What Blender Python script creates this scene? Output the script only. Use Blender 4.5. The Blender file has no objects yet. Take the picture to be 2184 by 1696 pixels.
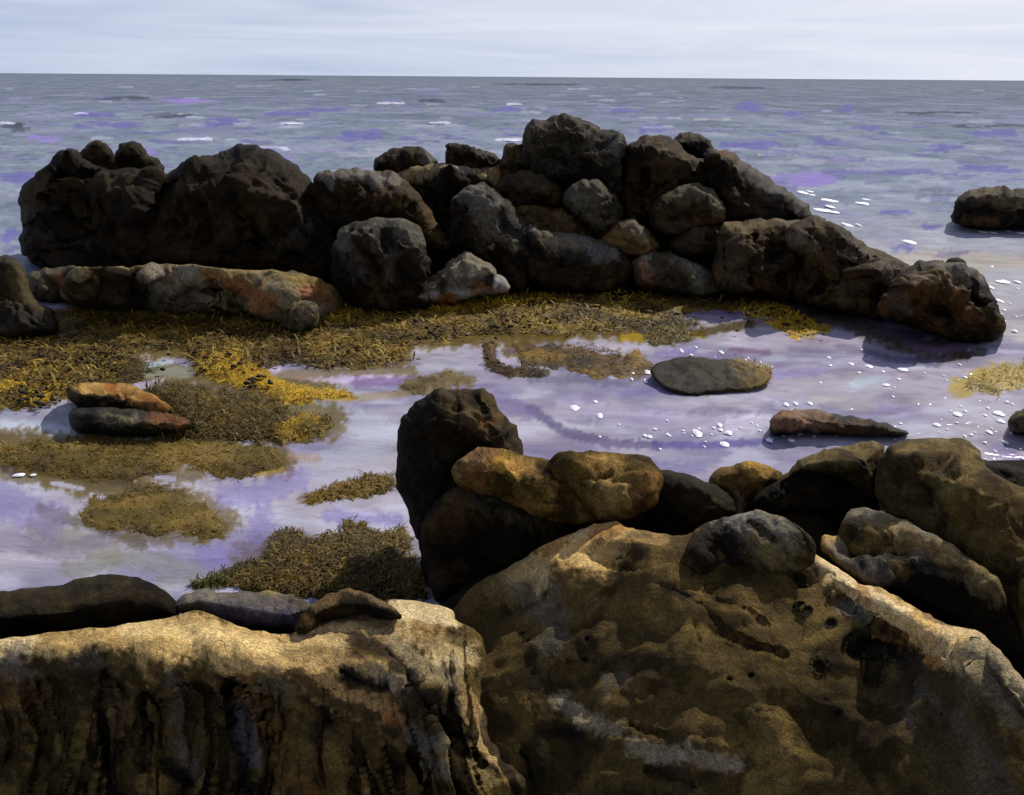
import bpy, math, random
import numpy as np
from mathutils import Matrix, Vector
R = math.radians
rng = np.random.default_rng(7)
scene = bpy.context.scene
C = scene.collection

# ------------------------------------------------------------------ camera
W, H, F = 1024.0, 795.0, 996.0
CAM_H = 2.4
PITCH, ROLL = R(17.85), R(0.42)
fw = np.array([0, math.cos(PITCH), -math.sin(PITCH)])
up0 = np.array([0, math.sin(PITCH), math.cos(PITCH)])
rt0 = np.array([1.0, 0, 0])
rt = rt0 * math.cos(ROLL) + up0 * math.sin(ROLL)
upv = -rt0 * math.sin(ROLL) + up0 * math.cos(ROLL)
cd = bpy.data.cameras.new('camera')
cam = bpy.data.objects.new('camera', cd)
C.objects.link(cam)
cd.sensor_width = 36.0
cd.lens = 36.0 * F / W
cd.clip_start = 0.05
cd.clip_end = 100000
M = Matrix.Identity(4)
for i in range(3):
    M[i][0], M[i][1], M[i][2] = rt[i], upv[i], -fw[i]
M[2][3] = CAM_H
cam.matrix_world = M
scene.camera = cam

# ------------------------------------------------------------------ world, sun, exposure
SUN_EL, SUN_AZ = R(42), R(36)            # azimuth measured from straight ahead towards the right
world = bpy.data.worlds.new('World')
scene.world = world
world.use_nodes = True
nt = world.node_tree
nt.nodes.clear()


def N(tree, typ, **kw):
    n = tree.nodes.new(typ)
    for k, v in kw.items():
        setattr(n, k, v)
    return n


def L(tree, a, b):
    tree.links.new(a, b)


def ramp(tree, fac, stops, interp='LINEAR'):
    r = N(tree, 'ShaderNodeValToRGB')
    r.color_ramp.interpolation = interp
    e = r.color_ramp.elements
    while len(e) < len(stops):
        e.new(0.5)
    for el, (p, c) in zip(e, stops):
        el.position = p
        el.color = (c, c, c, 1) if isinstance(c, (int, float)) else (*c, 1)
    L(tree, fac, r.inputs['Fac'])
    return r.outputs['Color']


def mixc(tree, fac, a, b, mode='MIX'):
    m = N(tree, 'ShaderNodeMix', data_type='RGBA', blend_type=mode)
    for sock, v in ((m.inputs[0], fac), (m.inputs[6], a), (m.inputs[7], b)):
        if isinstance(v, (int, float)):
            sock.default_value = v
        elif isinstance(v, tuple):
            sock.default_value = (*v, 1)
        else:
            L(tree, v, sock)
    return m.outputs[2]


def lin(c):
    c = np.asarray(c, float) / 255.0
    return np.where(c <= 0.04045, c / 12.92, ((c + 0.055) / 1.055) ** 2.4)


SKY_K = 0.1
sky = N(nt, 'ShaderNodeTexSky', sky_type='NISHITA')
sky.sun_disc = False
sky.sun_elevation = SUN_EL
sky.sun_rotation = SUN_AZ
sky.dust_density = 1.0
tc = N(nt, 'ShaderNodeTexCoord')
sep = N(nt, 'ShaderNodeSeparateXYZ')
L(nt, tc.outputs['Generated'], sep.inputs[0])
mp = N(nt, 'ShaderNodeMapping')
mp.inputs['Scale'].default_value = (1.6, 1.6, 26)
L(nt, tc.outputs['Generated'], mp.inputs['Vector'])
nz = N(nt, 'ShaderNodeTexNoise')
nz.inputs['Scale'].default_value = 1.5
nz.inputs['Detail'].default_value = 7
nz.inputs['Roughness'].default_value = 0.55
nz.inputs['Distortion'].default_value = 0.5
L(nt, mp.outputs[0], nz.inputs['Vector'])
# thin high cloud: whiter towards the right, blue lavender towards the left
mr = N(nt, 'ShaderNodeMapRange')
mr.inputs['From Min'].default_value = -0.55
mr.inputs['From Max'].default_value = 0.55
L(nt, sep.outputs['X'], mr.inputs['Value'])
ad = N(nt, 'ShaderNodeMath', operation='MULTIPLY_ADD')
L(nt, nz.outputs['Fac'], ad.inputs[0])
ad.inputs[1].default_value = 1.1
ml = N(nt, 'ShaderNodeMath', operation='MULTIPLY_ADD')
L(nt, mr.outputs['Result'], ml.inputs[0])
ml.inputs[1].default_value = 0.62
ml.inputs[2].default_value = -0.4
L(nt, ml.outputs[0], ad.inputs[2])
k = 1.0 / SKY_K
cl = ramp(nt, ad.outputs[0], [(0.12, tuple(lin((184, 197, 223)) * k)), (0.45, tuple(lin((212, 220, 238)) * k)), (0.85, tuple(lin((237, 240, 251)) * k))])
cov = ramp(nt, sep.outputs['Z'], [(0.0, 1.0), (0.14, 0.95), (0.4, 0.4), (0.8, 0.08)])
lav = mixc(nt, 0.55, sky.outputs['Color'], tuple(lin((138, 134, 166)) * k * 0.8))
col = mixc(nt, cov, lav, cl)
bg = N(nt, 'ShaderNodeBackground')
L(nt, col, bg.inputs['Color'])
bg.inputs['Strength'].default_value = SKY_K
wo = N(nt, 'ShaderNodeOutputWorld')
L(nt, bg.outputs[0], wo.inputs['Surface'])

sd = bpy.data.lights.new('sun', 'SUN')
sd.energy = 4.2
sd.angle = R(0.6)
sd.color = (1.0, 0.93, 0.82)
sun = bpy.data.objects.new('sun', sd)
C.objects.link(sun)
sv = Vector((math.sin(SUN_AZ) * math.cos(SUN_EL), math.cos(SUN_AZ) * math.cos(SUN_EL), math.sin(SUN_EL)))
sun.rotation_euler = sv.to_track_quat('Z', 'Y').to_euler()
sun.location = (30, 30, 40)
scene.view_settings.view_transform = 'Standard'
scene.view_settings.look = 'None'
scene.view_settings.exposure = 0.0
scene.view_settings.gamma = 1.0
scene.cycles.max_bounces = 6


# ------------------------------------------------------------------ numeric helpers
def perlin(p, seed=0):
    p = np.asarray(p, float)
    i = np.floor(p).astype(np.int64)
    f = p - i
    u = f * f * f * (f * (f * 6 - 15) + 10)
    out = np.zeros(len(p))
    for dx in (0, 1):
        wx = u[:, 0] if dx else 1 - u[:, 0]
        for dy in (0, 1):
            wy = u[:, 1] if dy else 1 - u[:, 1]
            for dz in (0, 1):
                wz = u[:, 2] if dz else 1 - u[:, 2]
                h = hash3(i[:, 0] + dx, i[:, 1] + dy, i[:, 2] + dz, seed)
                gx = (h & 1023) / 511.5 - 1
                gy = ((h >> 10) & 1023) / 511.5 - 1
                gz = ((h >> 20) & 1023) / 511.5 - 1
                out += wx * wy * wz * (gx * (f[:, 0] - dx) + gy * (f[:, 1] - dy) + gz * (f[:, 2] - dz))
    return out * 1.4


def hash3(x, y, z, seed):
    h = (x * 374761393 + y * 668265263 + z * 2147483647 + seed * 1274126177) & 0xFFFFFFFF
    h = ((h ^ (h >> 13)) * 1274126177) & 0xFFFFFFFF
    h = ((h ^ (h >> 16)) * 2246822519) & 0xFFFFFFFF
    return h ^ (h >> 15)


def fbm(p, octv=4, seed=0, gain=0.5):
    s, a, o = 0.0, 1.0, np.zeros(len(p))
    q = np.asarray(p, float).copy()
    for k in range(octv):
        o += a * perlin(q, seed + k * 17)
        a *= gain
        q = q * 2.03 + 5.7
    return o


def facets(p, seed=0):
    """fractured stone: every cell of a jittered grid is a tilted plane; returns height and distance to the cell border"""
    i = np.floor(p).astype(np.int64)
    b1 = np.full(len(p), 9e9)
    b2 = np.full(len(p), 9e9)
    hh = np.zeros(len(p))
    for dx in (-1, 0, 1):
        for dy in (-1, 0, 1):
            for dz in (-1, 0, 1):
                c = i + np.array([dx, dy, dz])
                h = hash3(c[:, 0], c[:, 1], c[:, 2], seed)
                cc = c + np.stack([(h & 1023) / 1023., ((h >> 10) & 1023) / 1023., ((h >> 20) & 1023) / 1023.], 1)
                d = p - cc
                r2 = (d * d).sum(1)
                g2 = hash3(c[:, 0], c[:, 1], c[:, 2], seed + 99)
                g = np.stack([(g2 & 1023) / 511.5 - 1, ((g2 >> 10) & 1023) / 511.5 - 1, ((g2 >> 20) & 1023) / 511.5 - 1], 1)
                hv = (g * d).sum(1) + ((h >> 5) & 255) / 255. - 0.5
                m = r2 < b1
                b2 = np.where(m, b1, np.minimum(b2, r2))
                hh = np.where(m, hv, hh)
                b1 = np.where(m, r2, b1)
    return hh, np.sqrt(b2) - np.sqrt(b1)


def planes(p, seed=0):
    """broken stone: triangle waves along a few random directions make flat faces meeting in sharp edges"""
    g = np.random.default_rng(seed * 7 + 1)
    out = np.zeros(len(p))
    wv = np.stack([fbm(p * .7 + 3 + 11 * k, 2, seed + k) for k in range(3)], 1)
    q = p + .42 * wv
    for k in range(5):
        d = g.normal(0, 1, 3)
        d /= np.linalg.norm(d)
        f = g.uniform(.55, 1.5)
        t = (q @ d) * f + g.uniform(0, 1)
        out += (np.abs((t - np.floor(t)) * 2 - 1) - .5) / f
    return out / 2.2


def sstep(a, b, x):
    t = np.clip((x - a) / (b - a), 0, 1)
    return t * t * (3 - 2 * t)


def seg_dist(P, poly, closed):
    """distance from points to a polyline, and the closest point"""
    A = np.asarray(poly, float)
    if len(A) == 1:
        d = np.sqrt(((P - A[0]) ** 2).sum(1))
        return d, np.repeat(A, len(P), 0)
    B = np.roll(A, -1, 0) if closed else A[1:]
    A = A if closed else A[:-1]
    best = np.full(len(P), 9e9)
    cp = np.zeros_like(P)
    for a, b in zip(A, B):
        ab = b - a
        t = np.clip(((P - a) @ ab) / max(ab @ ab, 1e-9), 0, 1)
        q = a + t[:, None] * ab
        d = ((P - q) ** 2).sum(1)
        m = d < best
        best[m] = d[m]
        cp[m] = q[m]
    return np.sqrt(best), cp


def inside(P, poly):
    x, y = P[:, 0], P[:, 1]
    r = np.zeros(len(P), bool)
    n = len(poly)
    for i in range(n):
        x1, y1 = poly[i]
        x2, y2 = poly[(i + 1) % n]
        if y1 == y2:
            continue
        c = (y1 > y) != (y2 > y)
        r ^= c & (x < (x2 - x1) * (y - y1) / (y2 - y1) + x1)
    return r


def refine(poly, jit, seed, smooth=2):
    p = np.asarray(poly, float)
    for k in range(smooth):
        n = np.roll(p, -1, 0)
        q = np.empty((len(p) * 2, 2))
        q[0::2] = p * 0.78 + n * 0.22
        q[1::2] = p * 0.22 + n * 0.78
        p = q
    if jit:
        z = np.c_[p / 9.0, np.full(len(p), seed * 3.3)]
        p = p + jit * np.stack([fbm(z, 3, seed), fbm(z + 31, 3, seed)], 1)
    return p


# regions of the photograph studied one by one: (scale, x offset, y offset) into a 2184-wide copy
REG = {0: (1, 0, 0), 1: (.3458, 0, 213), 2: (.3458, 693, 213), 3: (.3652, 1386, 213), 4: (.4150, 0, 693), 5: (.4088, 746, 693),
       6: (.4086, 1386, 693), 7: (.5127, 0, 1173), 8: (.5117, 1066, 1066)}
S = 1024 / 2184.0


def Z(r, pts):
    s, ox, oy = REG[r]
    return [((x * s + ox) * S, (y * s + oy) * S) for x, y in pts]


def rays(P):
    P = np.asarray(P, float)
    d = fw[None] + rt[None] * ((P[:, 0] - W / 2) / F)[:, None] - upv[None] * ((P[:, 1] - H / 2) / F)[:, None]
    return d / d[:, 1:2]                   # scaled to one metre of depth


CP = np.array([0, 0, CAM_H])


def at_z(x, y, z=0.0):
    d = rays([(x, y)])[0]
    return CP + d * ((z - CAM_H) / d[2])


def project(V):
    v = V - CP
    zf = v @ fw
    zf = np.where(zf < 1e-3, 1e-3, zf)
    return np.stack([W / 2 + F * (v @ rt) / zf, H / 2 - F * (v @ upv) / zf], 1)


def tps(ctrl, vals, P):
    c = np.asarray(ctrl, float) / 100.0
    Q = np.asarray(P, float) / 100.0
    n = len(c)

    def U(r2):
        return np.where(r2 > 1e-12, r2 * np.log(np.maximum(r2, 1e-12)), 0)
    K = U(((c[:, None] - c[None]) ** 2).sum(2)) + np.eye(n) * 0.02
    A = np.zeros((n + 3, n + 3))
    A[:n, :n] = K
    A[:n, n] = 1
    A[:n, n + 1:] = c
    A[n, :n] = 1
    A[n + 1:, :n] = c.T
    w = np.linalg.solve(A, np.r_[vals, 0, 0, 0])
    out = w[n] + Q @ w[n + 1:]
    for k in range(n):
        out += w[k] * U(((Q - c[k]) ** 2).sum(1))
    return out


def make_mesh(name, V, faces, col=None, mat=None, smooth=True):
    """faces: (n,3) or (n,4) int arrays, or a list of such arrays"""
    fl = faces if isinstance(faces, list) else [faces]
    fl = [np.asarray(f, np.int32) for f in fl if len(f)]
    me = bpy.data.meshes.new(name)
    me.vertices.add(len(V))
    me.vertices.foreach_set('co', np.asarray(V, np.float32).ravel())
    loops = np.concatenate([f.ravel() for f in fl])
    tot = np.concatenate([np.full(len(f), f.shape[1], np.int32) for f in fl])
    start = np.r_[0, np.cumsum(tot)[:-1]].astype(np.int32)
    me.loops.add(len(loops))
    me.loops.foreach_set('vertex_index', loops)
    me.polygons.add(len(tot))
    me.polygons.foreach_set('loop_start', start)
    me.update(calc_edges=True)
    me.validate()
    if smooth:
        me.polygons.foreach_set('use_smooth', np.ones(len(me.polygons), bool))
    if col is not None:
        a = me.color_attributes.new('Col', 'FLOAT_COLOR', 'POINT')
        c4 = np.ones((len(V), 4), np.float32)
        c4[:, :3] = col
        a.data.foreach_set('color', c4.ravel())
    if mat:
        me.materials.append(mat)
    return me


def put(name, me, label=None, cat=None, group=None, kind=None, parent=None, origin=None):
    o = bpy.data.objects.new(name, me)
    C.objects.link(o)
    if origin is not None:
        me.transform(Matrix.Translation(-Vector(origin)))
        o.location = origin
    if parent:
        o.parent = parent
    for kk, v in (('label', label), ('category', cat), ('group', group), ('kind', kind)):
        if v:
            o[kk] = v
    return o


# ------------------------------------------------------------------ materials
def new_mat(name):
    m = bpy.data.materials.new(name)
    m.use_nodes = True
    t = m.node_tree
    t.nodes.clear()
    out = N(t, 'ShaderNodeOutputMaterial')
    return m, t, out


def noise(t, vec, scale, detail=6, rough=0.6, dist=0.0):
    n = N(t, 'ShaderNodeTexNoise')
    n.inputs['Scale'].default_value = scale
    n.inputs['Detail'].default_value = detail
    n.inputs['Roughness'].default_value = rough
    n.inputs['Distortion'].default_value = dist
    L(t, vec, n.inputs['Vector'])
    return n.outputs['Fac']


def rock_mat(name, s, bump=0.6, rough=(0.5, 0.9), spec=0.35):
    """stone whose colour comes from the mesh's mineral colours, broken up by grain; s = grain size factor"""
    m, t, out = new_mat(name)
    at = N(t, 'ShaderNodeAttribute', attribute_name='Col')
    g = N(t, 'ShaderNodeNewGeometry')
    pos = g.outputs['Position']
    n1 = noise(t, pos, 5 * s, 8, 0.65, 0.6)
    n2 = noise(t, pos, 26 * s, 8, 0.7)
    n3 = noise(t, pos, 90 * s, 4, 0.6)
    v1 = ramp(t, n1, [(0.25, 0.5), (0.5, 0.97), (0.75, 1.45)])
    v2 = ramp(t, n2, [(0.32, 0.5), (0.5, 1.0), (0.68, 1.6)])
    v3 = ramp(t, n3, [(0.36, 0.48), (0.5, 0.95), (0.64, 1.75)])
    c = mixc(t, 1.0, at.outputs['Color'], v1, 'MULTIPLY')
    c = mixc(t, 0.85, c, v2, 'MULTIPLY')
    c = mixc(t, 0.7, c, v3, 'MULTIPLY')
    b = N(t, 'ShaderNodeBsdfPrincipled')
    L(t, c, b.inputs['Base Color'])
    rr = N(t, 'ShaderNodeMapRange')
    rr.inputs['From Min'].default_value = 0.35
    rr.inputs['From Max'].default_value = 0.65
    rr.inputs['To Min'].default_value = rough[0]
    rr.inputs['To Max'].default_value = rough[1]
    L(t, n2, rr.inputs['Value'])
    L(t, rr.outputs[0], b.inputs['Roughness'])
    b.inputs['Specular IOR Level'].default_value = spec
    hsum = N(t, 'ShaderNodeMath', operation='MULTIPLY_ADD')
    L(t, n2, hsum.inputs[0])
    hsum.inputs[1].default_value = 1.0
    h3 = N(t, 'ShaderNodeMath', operation='MULTIPLY_ADD')
    L(t, n3, h3.inputs[0])
    h3.inputs[1].default_value = 0.35
    L(t, n1, h3.inputs[2])
    # hairline joints
    wp = N(t, 'ShaderNodeMixRGB', blend_type='ADD')
    wp.inputs[0].default_value = 0.12 / s
    nw = N(t, 'ShaderNodeTexNoise')
    nw.inputs['Scale'].default_value = 6 * s
    nw.inputs['Detail'].default_value = 5
    L(t, pos, nw.inputs['Vector'])
    L(t, pos, wp.inputs[1])
    L(t, nw.outputs['Color'], wp.inputs[2])
    vo = N(t, 'ShaderNodeTexVoronoi', feature='DISTANCE_TO_EDGE')
    vo.inputs['Scale'].default_value = 4.2 * s
    L(t, wp.outputs[0], vo.inputs['Vector'])
    ck = ramp(t, vo.outputs['Distance'], [(0.0, 0.0), (0.035, 1.0)])
    gate = ramp(t, n1, [(0.45, 1.0), (0.56, 0.0)])
    jn = N(t, 'ShaderNodeMath', operation='MAXIMUM')
    L(t, ck, jn.inputs[0])
    L(t, gate, jn.inputs[1])
    h4 = N(t, 'ShaderNodeMath', operation='MULTIPLY_ADD')
    L(t, jn.outputs[0], h4.inputs[0])
    h4.inputs[1].default_value = 0.45
    L(t, h3.outputs[0], h4.inputs[2])
    L(t, h4.outputs[0], hsum.inputs[2])
    bp = N(t, 'ShaderNodeBump')
    bp.inputs['Strength'].default_value = bump
    bp.inputs['Distance'].default_value = 0.05 / s
    L(t, hsum.outputs[0], bp.inputs['Height'])
    L(t, bp.outputs[0], b.inputs['Normal'])
    L(t, b.outputs[0], out.inputs['Surface'])
    return m


M_RIDGE = rock_mat('dark_ridge_stone', 1.2, 0.6, (0.55, 0.9), 0.07)
M_NEAR = rock_mat('brown_shore_stone', 3.0, 0.85, (0.6, 0.95), 0.06)
M_WET = rock_mat('wet_weedy_stone', 2.6, 0.6, (0.4, 0.8), 0.12)


def water_mat():
    m, t, out = new_mat('sea_water')
    at = N(t, 'ShaderNodeAttribute', attribute_name='Col')
    g = N(t, 'ShaderNodeNewGeometry')
    mp = N(t, 'ShaderNodeMapping')
    mp.inputs['Scale'].default_value = (1.0, 1.7, 1)
    L(t, g.outputs['Position'], mp.inputs['Vector'])
    n1 = noise(t, mp.outputs[0], 2.2, 5, 0.6, 0.8)
    n2 = noise(t, mp.outputs[0], 9.0, 4, 0.55, 0.4)
    sm = N(t, 'ShaderNodeMath', operation='MULTIPLY_ADD')
    L(t, n2, sm.inputs[0])
    sm.inputs[1].default_value = 0.3
    L(t, n1, sm.inputs[2])
    bp = N(t, 'ShaderNodeBump')
    bp.inputs['Strength'].default_value = 0.35
    bp.inputs['Distance'].default_value = 0.06
    L(t, sm.outputs[0], bp.inputs['Height'])
    vv = ramp(t, n1, [(0.3, 0.82), (0.5, 1.0), (0.7, 1.2)])
    c = mixc(t, 1.0, at.outputs['Color'], vv, 'MULTIPLY')
    df = N(t, 'ShaderNodeBsdfDiffuse')
    L(t, c, df.inputs['Color'])
    L(t, bp.outputs[0], df.inputs['Normal'])
    gl = N(t, 'ShaderNodeBsdfGlossy')
    gl.inputs['Roughness'].default_value = 0.1
    L(t, bp.outputs[0], gl.inputs['Normal'])
    fr = N(t, 'ShaderNodeFresnel')
    fr.inputs['IOR'].default_value = 1.33
    L(t, bp.outputs[0], fr.inputs['Normal'])
    mr = N(t, 'ShaderNodeMapRange')
    mr.inputs['To Min'].default_value = 0.03
    mr.inputs['To Max'].default_value = 0.8
    L(t, fr.outputs[0], mr.inputs['Value'])
    mn = N(t, 'ShaderNodeMath', operation='MINIMUM')
    L(t, mr.outputs[0], mn.inputs[0])
    mn.inputs[1].default_value = 0.08
    ms = N(t, 'ShaderNodeMixShader')
    L(t, mn.outputs[0], ms.inputs[0])
    L(t, df.outputs[0], ms.inputs[1])
    L(t, gl.outputs[0], ms.inputs[2])
    L(t, ms.outputs[0], out.inputs['Surface'])
    return m


def weed_mat():
    m, t, out = new_mat('seaweed')
    at = N(t, 'ShaderNodeAttribute', attribute_name='Col')
    b = N(t, 'ShaderNodeBsdfPrincipled')
    L(t, at.outputs['Color'], b.inputs['Base Color'])
    b.inputs['Roughness'].default_value = 0.6
    b.inputs['Specular IOR Level'].default_value = 0.15
    L(t, b.outputs[0], out.inputs['Surface'])
    return m


def fleck_mat():
    m, t, out = new_mat('foam_and_glints')
    b = N(t, 'ShaderNodeBsdfPrincipled')
    g = N(t, 'ShaderNodeNewGeometry')
    n1 = noise(t, g.outputs['Position'], 60, 4)
    c = ramp(t, n1, [(0.3, (0.72, 0.78, 0.95)), (0.6, (0.95, 0.96, 1.0))])
    L(t, c, b.inputs['Base Color'])
    b.inputs['Roughness'].default_value = 0.45
    L(t, b.outputs[0], out.inputs['Surface'])
    return m


M_WATER, M_WEED, M_FLECK = water_mat(), weed_mat(), fleck_mat()


# ------------------------------------------------------------------ the rock builder
def paint(P, col, strokes, seed, soft=0.35):
    """lay patches of mineral, lichen or sand colour, painted reflections, sunlight and shade on the vertices: (rgb, points, half width, alpha[, 'fill'])"""
    wv = np.c_[P / 7.0, np.full(len(P), seed * 1.7)]
    w1 = fbm(wv, 3, seed + 5)
    w2 = fbm(np.c_[P / 2.2, np.full(len(P), seed * 0.7)], 2, seed + 9)
    for st in strokes:
        rgb, pts, wd, al = st[:4]
        pts = np.asarray(pts, float)
        lo, hi = pts.min(0) - wd * 2 - 6, pts.max(0) + wd * 2 + 6
        m = np.where(((P > lo) & (P < hi)).all(1))[0]
        if not len(m):
            continue
        if len(st) > 4:
            d, _ = seg_dist(P[m], pts, True)
            d = np.where(inside(P[m], pts), -d, d) + w1[m] * max(wd, 2.0) + w2[m] * 1.5
            a = al * sstep(wd, -wd, d)
        else:
            d, _ = seg_dist(P[m], pts, False)
            d = d + w1[m] * wd * 0.6 + w2[m] * wd * 0.35
            a = al * sstep(wd * (1 + soft), wd * (1 - soft), d)
        a = np.clip(a * (0.92 + 0.12 * np.clip(w2[m] * 2, -1, 1)), 0, 1)[:, None]
        col[m] = (np.cbrt(col[m]) * (1 - a) + np.cbrt(lin(rgb)) * a) ** 3
    return col


PK = ((.56, .51, .40), (.48, .465, .35))    # overall darkness of the ridge and the near stones


def rock(name, poly, pal, label, cat='boulder', d=None, lean=0.25, ctrl=None, tf=0.3, tb=0.6, rnd=None, step=2.0, rough=0.06, fsz=0.5,
         fac=0.6, cracks=(), strokes=(), mat=None, seed=1, jit=2.3, ns=1.0, group=None, kind=None, strat=None, warp=1.0, zband=None, grow=None, flute=None, ang=1.0):
    ridge = (mat or M_RIDGE) == M_RIDGE
    rough = rough * (1.5 if ridge else 1.25)
    fac = fac * 1.2
    poly = refine(poly, 0, seed)
    gr = grow if grow is not None else (3.2 if ridge else 0.0)
    if gr:
        tg = np.roll(poly, -1, 0) - np.roll(poly, 1, 0)
        nn = np.stack([tg[:, 1], -tg[:, 0]], 1) / (np.linalg.norm(tg, axis=1)[:, None] + 1e-9)
        if (poly[:, 0] * np.roll(poly[:, 1], -1) - poly[:, 1] * np.roll(poly[:, 0], -1)).sum() < 0:
            nn = -nn
        poly = poly + nn * gr
    poly = refine(poly, jit * (1.3 if ridge else 1.0), seed, 0)
    if zband is None and mat != M_NEAR:
        zband = (.1, (24, 20, 15))
    lo, hi = poly.min(0) - step, poly.max(0) + step
    xs = np.arange(lo[0], hi[0] + step, step)
    ys = np.arange(lo[1], hi[1] + step, step)
    gx, gy = np.meshgrid(xs, ys)
    P = np.stack([gx.ravel(), gy.ravel()], 1)
    ins = inside(P, poly)
    dist, cp = seg_dist(P, poly, True)
    keep = ins | (dist < step * 0.45)
    nx, ny = len(xs), len(ys)
    K = keep.reshape(ny, nx)
    cell = K[:-1, :-1] & K[1:, :-1] & K[:-1, 1:] & K[1:, 1:]
    cnt = np.zeros((ny, nx), int)
    for a in (0, 1):
        for b in (0, 1):
            cnt[a:ny - 1 + a, b:nx - 1 + b] += cell
    used = (cnt > 0).ravel()
    rim = used & (cnt.ravel() < 4)
    P = np.where(rim[:, None], cp, P)
    dist = np.where(rim, 0, dist)
    idx = np.full(nx * ny, -1)
    sel = np.where(used)[0]
    idx[sel] = np.arange(len(sel))
    jy, jx = np.where(cell)
    a = jy * nx + jx
    quads = idx[np.stack([a, a + nx, a + nx + 1, a + 1], 1)]
    P, e, rimv = P[sel], dist[sel], rim[sel]
    dr = rays(P)
    if ctrl is not None:
        cpts = np.array([c[:2] for c in ctrl], float)
        rr = rays(cpts)
        yv = np.array([(c[2] - CAM_H) / r_[2] for c, r_ in zip(ctrl, rr)])
        q = tps(cpts, 1 / yv, P)
        Y = 1 / np.clip(q, 0.05, 0.9)
    else:
        Y = (d + lean * CAM_H) / (1 - lean * dr[:, 2])
    em = e * Y / F
    big = em.max() + 1e-6
    if rnd is None:
        rnd = big * 0.34

    def prof(r_):
        t = 1 - np.clip(em / r_, 0, 1)
        return np.sqrt(np.maximum(1 - t * t, 0))
    p1, p2 = prof(rnd), prof(big)
    edge = 0.5 * p1 + 0.5 * p2
    Yf = Y - tf * edge
    for ck in cracks:
        pts, wd, dp = ck[:3]
        dd, _ = seg_dist(P, pts, False)
        wd = wd * 0.5
        dd = dd + 1.1 * wd * fbm(np.c_[P / (wd * 2 + 2.5), np.full(len(P), seed)], 3, seed + 3)
        if len(ck) > 3:                  # a filled hollow or swelling
            dd = np.where(inside(P, np.asarray(pts)), 0, seg_dist(P, pts, True)[0])
        Yf = Yf + (0.75 if ridge else 0.4) * dp * np.exp(-(dd / wd) ** 2) * np.minimum(1, p1 * 1.5)
    gro = None
    if flute is not None:
        zz = CAM_H + dr[:, 2] * Yf
        xx = dr[:, 0] * Yf
        xx = xx + zz * sstep(-.75, .15, xx) * .95 + .05 * fbm(np.c_[xx * 3, zz * 3, np.full(len(P), 5.)], 2, seed)
        fl = fbm(np.c_[xx / flute[1], zz * .9, np.full(len(P), seed)], 3, seed + 60)
        gate = sstep(flute[2], flute[2] - .06, zz + .03 * fl)
        gro = np.exp(-(fl / .10) ** 2) * gate
        Yf = Yf + flute[0] * (gro + .9 * fl * gate)
    Yb = Y + tb * edge + (flute[0] * 2 if flute else 0) * edge
    Vf = CP + dr * Yf[:, None]
    inn = np.where(~rimv)[0]
    bmap = np.arange(len(P))
    bmap[inn] = len(P) + np.arange(len(inn))
    V = np.concatenate([Vf, (CP + dr * Yb[:, None])[inn]])
    faces = np.concatenate([quads, bmap[quads][:, ::-1]])
    # vertex normals
    def normals(V):
        fn = np.cross(V[faces[:, 2]] - V[faces[:, 0]], V[faces[:, 3]] - V[faces[:, 1]])
        nv = np.zeros_like(V)
        for c in range(4):
            for x in range(3):
                nv[:, x] += np.bincount(faces[:, c], fn[:, x], len(V))
        return nv / (np.linalg.norm(nv, axis=1)[:, None] + 1e-12)
    nv = normals(V)
    wpt = V + warp * 0.35 * fsz * np.stack([fbm(V / fsz * 0.9, 3, seed + 50), fbm(V / fsz * 0.9 + 9, 3, seed + 51), fbm(V / fsz * 0.9 + 19, 3, seed + 52)], 1)
    if strat is not None:                # bedding: squash the cells along one direction
        sq, axis = strat
        ax = np.array(axis, float)
        ax /= np.linalg.norm(ax)
        wpt = wpt + (wpt @ ax)[:, None] * ax[None] * (sq - 1)
    h1, b1 = facets(wpt / fsz + seed * 13.7, seed)
    h2, b2 = facets(wpt / (fsz * 0.38) + seed * 7.1, seed + 1)
    disp = fac * (h1 * 0.9 + h2 * 0.38 - 0.28 * np.exp(-(b1 / 0.05) ** 2) - 0.12 * np.exp(-(b2 / 0.07) ** 2))
    disp = disp * .45 + ang * (1.9 * planes(V / fsz * 1.1, seed) + .8 * planes(V / fsz * 2.7, seed + 3) + .38 * planes(V / fsz * 7.5, seed + 5))
    disp += fbm(V / (fsz * 0.9) * ns, 5, seed + 20, 0.55) * .7
    fade = np.ones(len(V))
    fade[:] = 0.0
    fade[:len(P)] = 0.06 + 0.94 * np.minimum(1, em / (rough * 2.0 + 1e-6))
    fade[len(P):] = fade[inn]
    V = V + nv * (rough * disp * fade)[:, None]
    # colours
    pk = np.array(PK[0] if (mat or M_RIDGE) == M_RIDGE else PK[1])
    c1, c2, c3 = (lin(c) * pk for c in pal[:3])
    f1 = fbm(V / (fsz * 0.8) + 40, 4, seed + 30, 0.6)
    f2 = fbm(V / (fsz * 0.35) + 80, 4, seed + 31, 0.6)
    a1 = sstep(-0.25, 0.35, f1)[:, None]
    a2 = sstep(0.0, 0.38, f2)[:, None]
    a3 = (sstep(0.15, 0.5, fbm(V / (fsz * 0.55) + 140, 4, seed + 33, 0.6)) * 0.8)[:, None]
    col = (c1 * (1 - a1) + c2 * a1)
    col = col * (1 - a2 * 0.8) + c3 * 0.7 * a2 * 0.8
    col = col * (1 + a3 * np.array([.75, .75, .6]))
    if zband is not None:                # weed and black lichen band along the waterline
        zb, zc = zband
        t = sstep(zb + 0.06, zb - 0.06, V[:, 2] + 0.1 * f1)[:, None] * 0.8
        col = col * (1 - t) + lin(zc) * t
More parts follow.
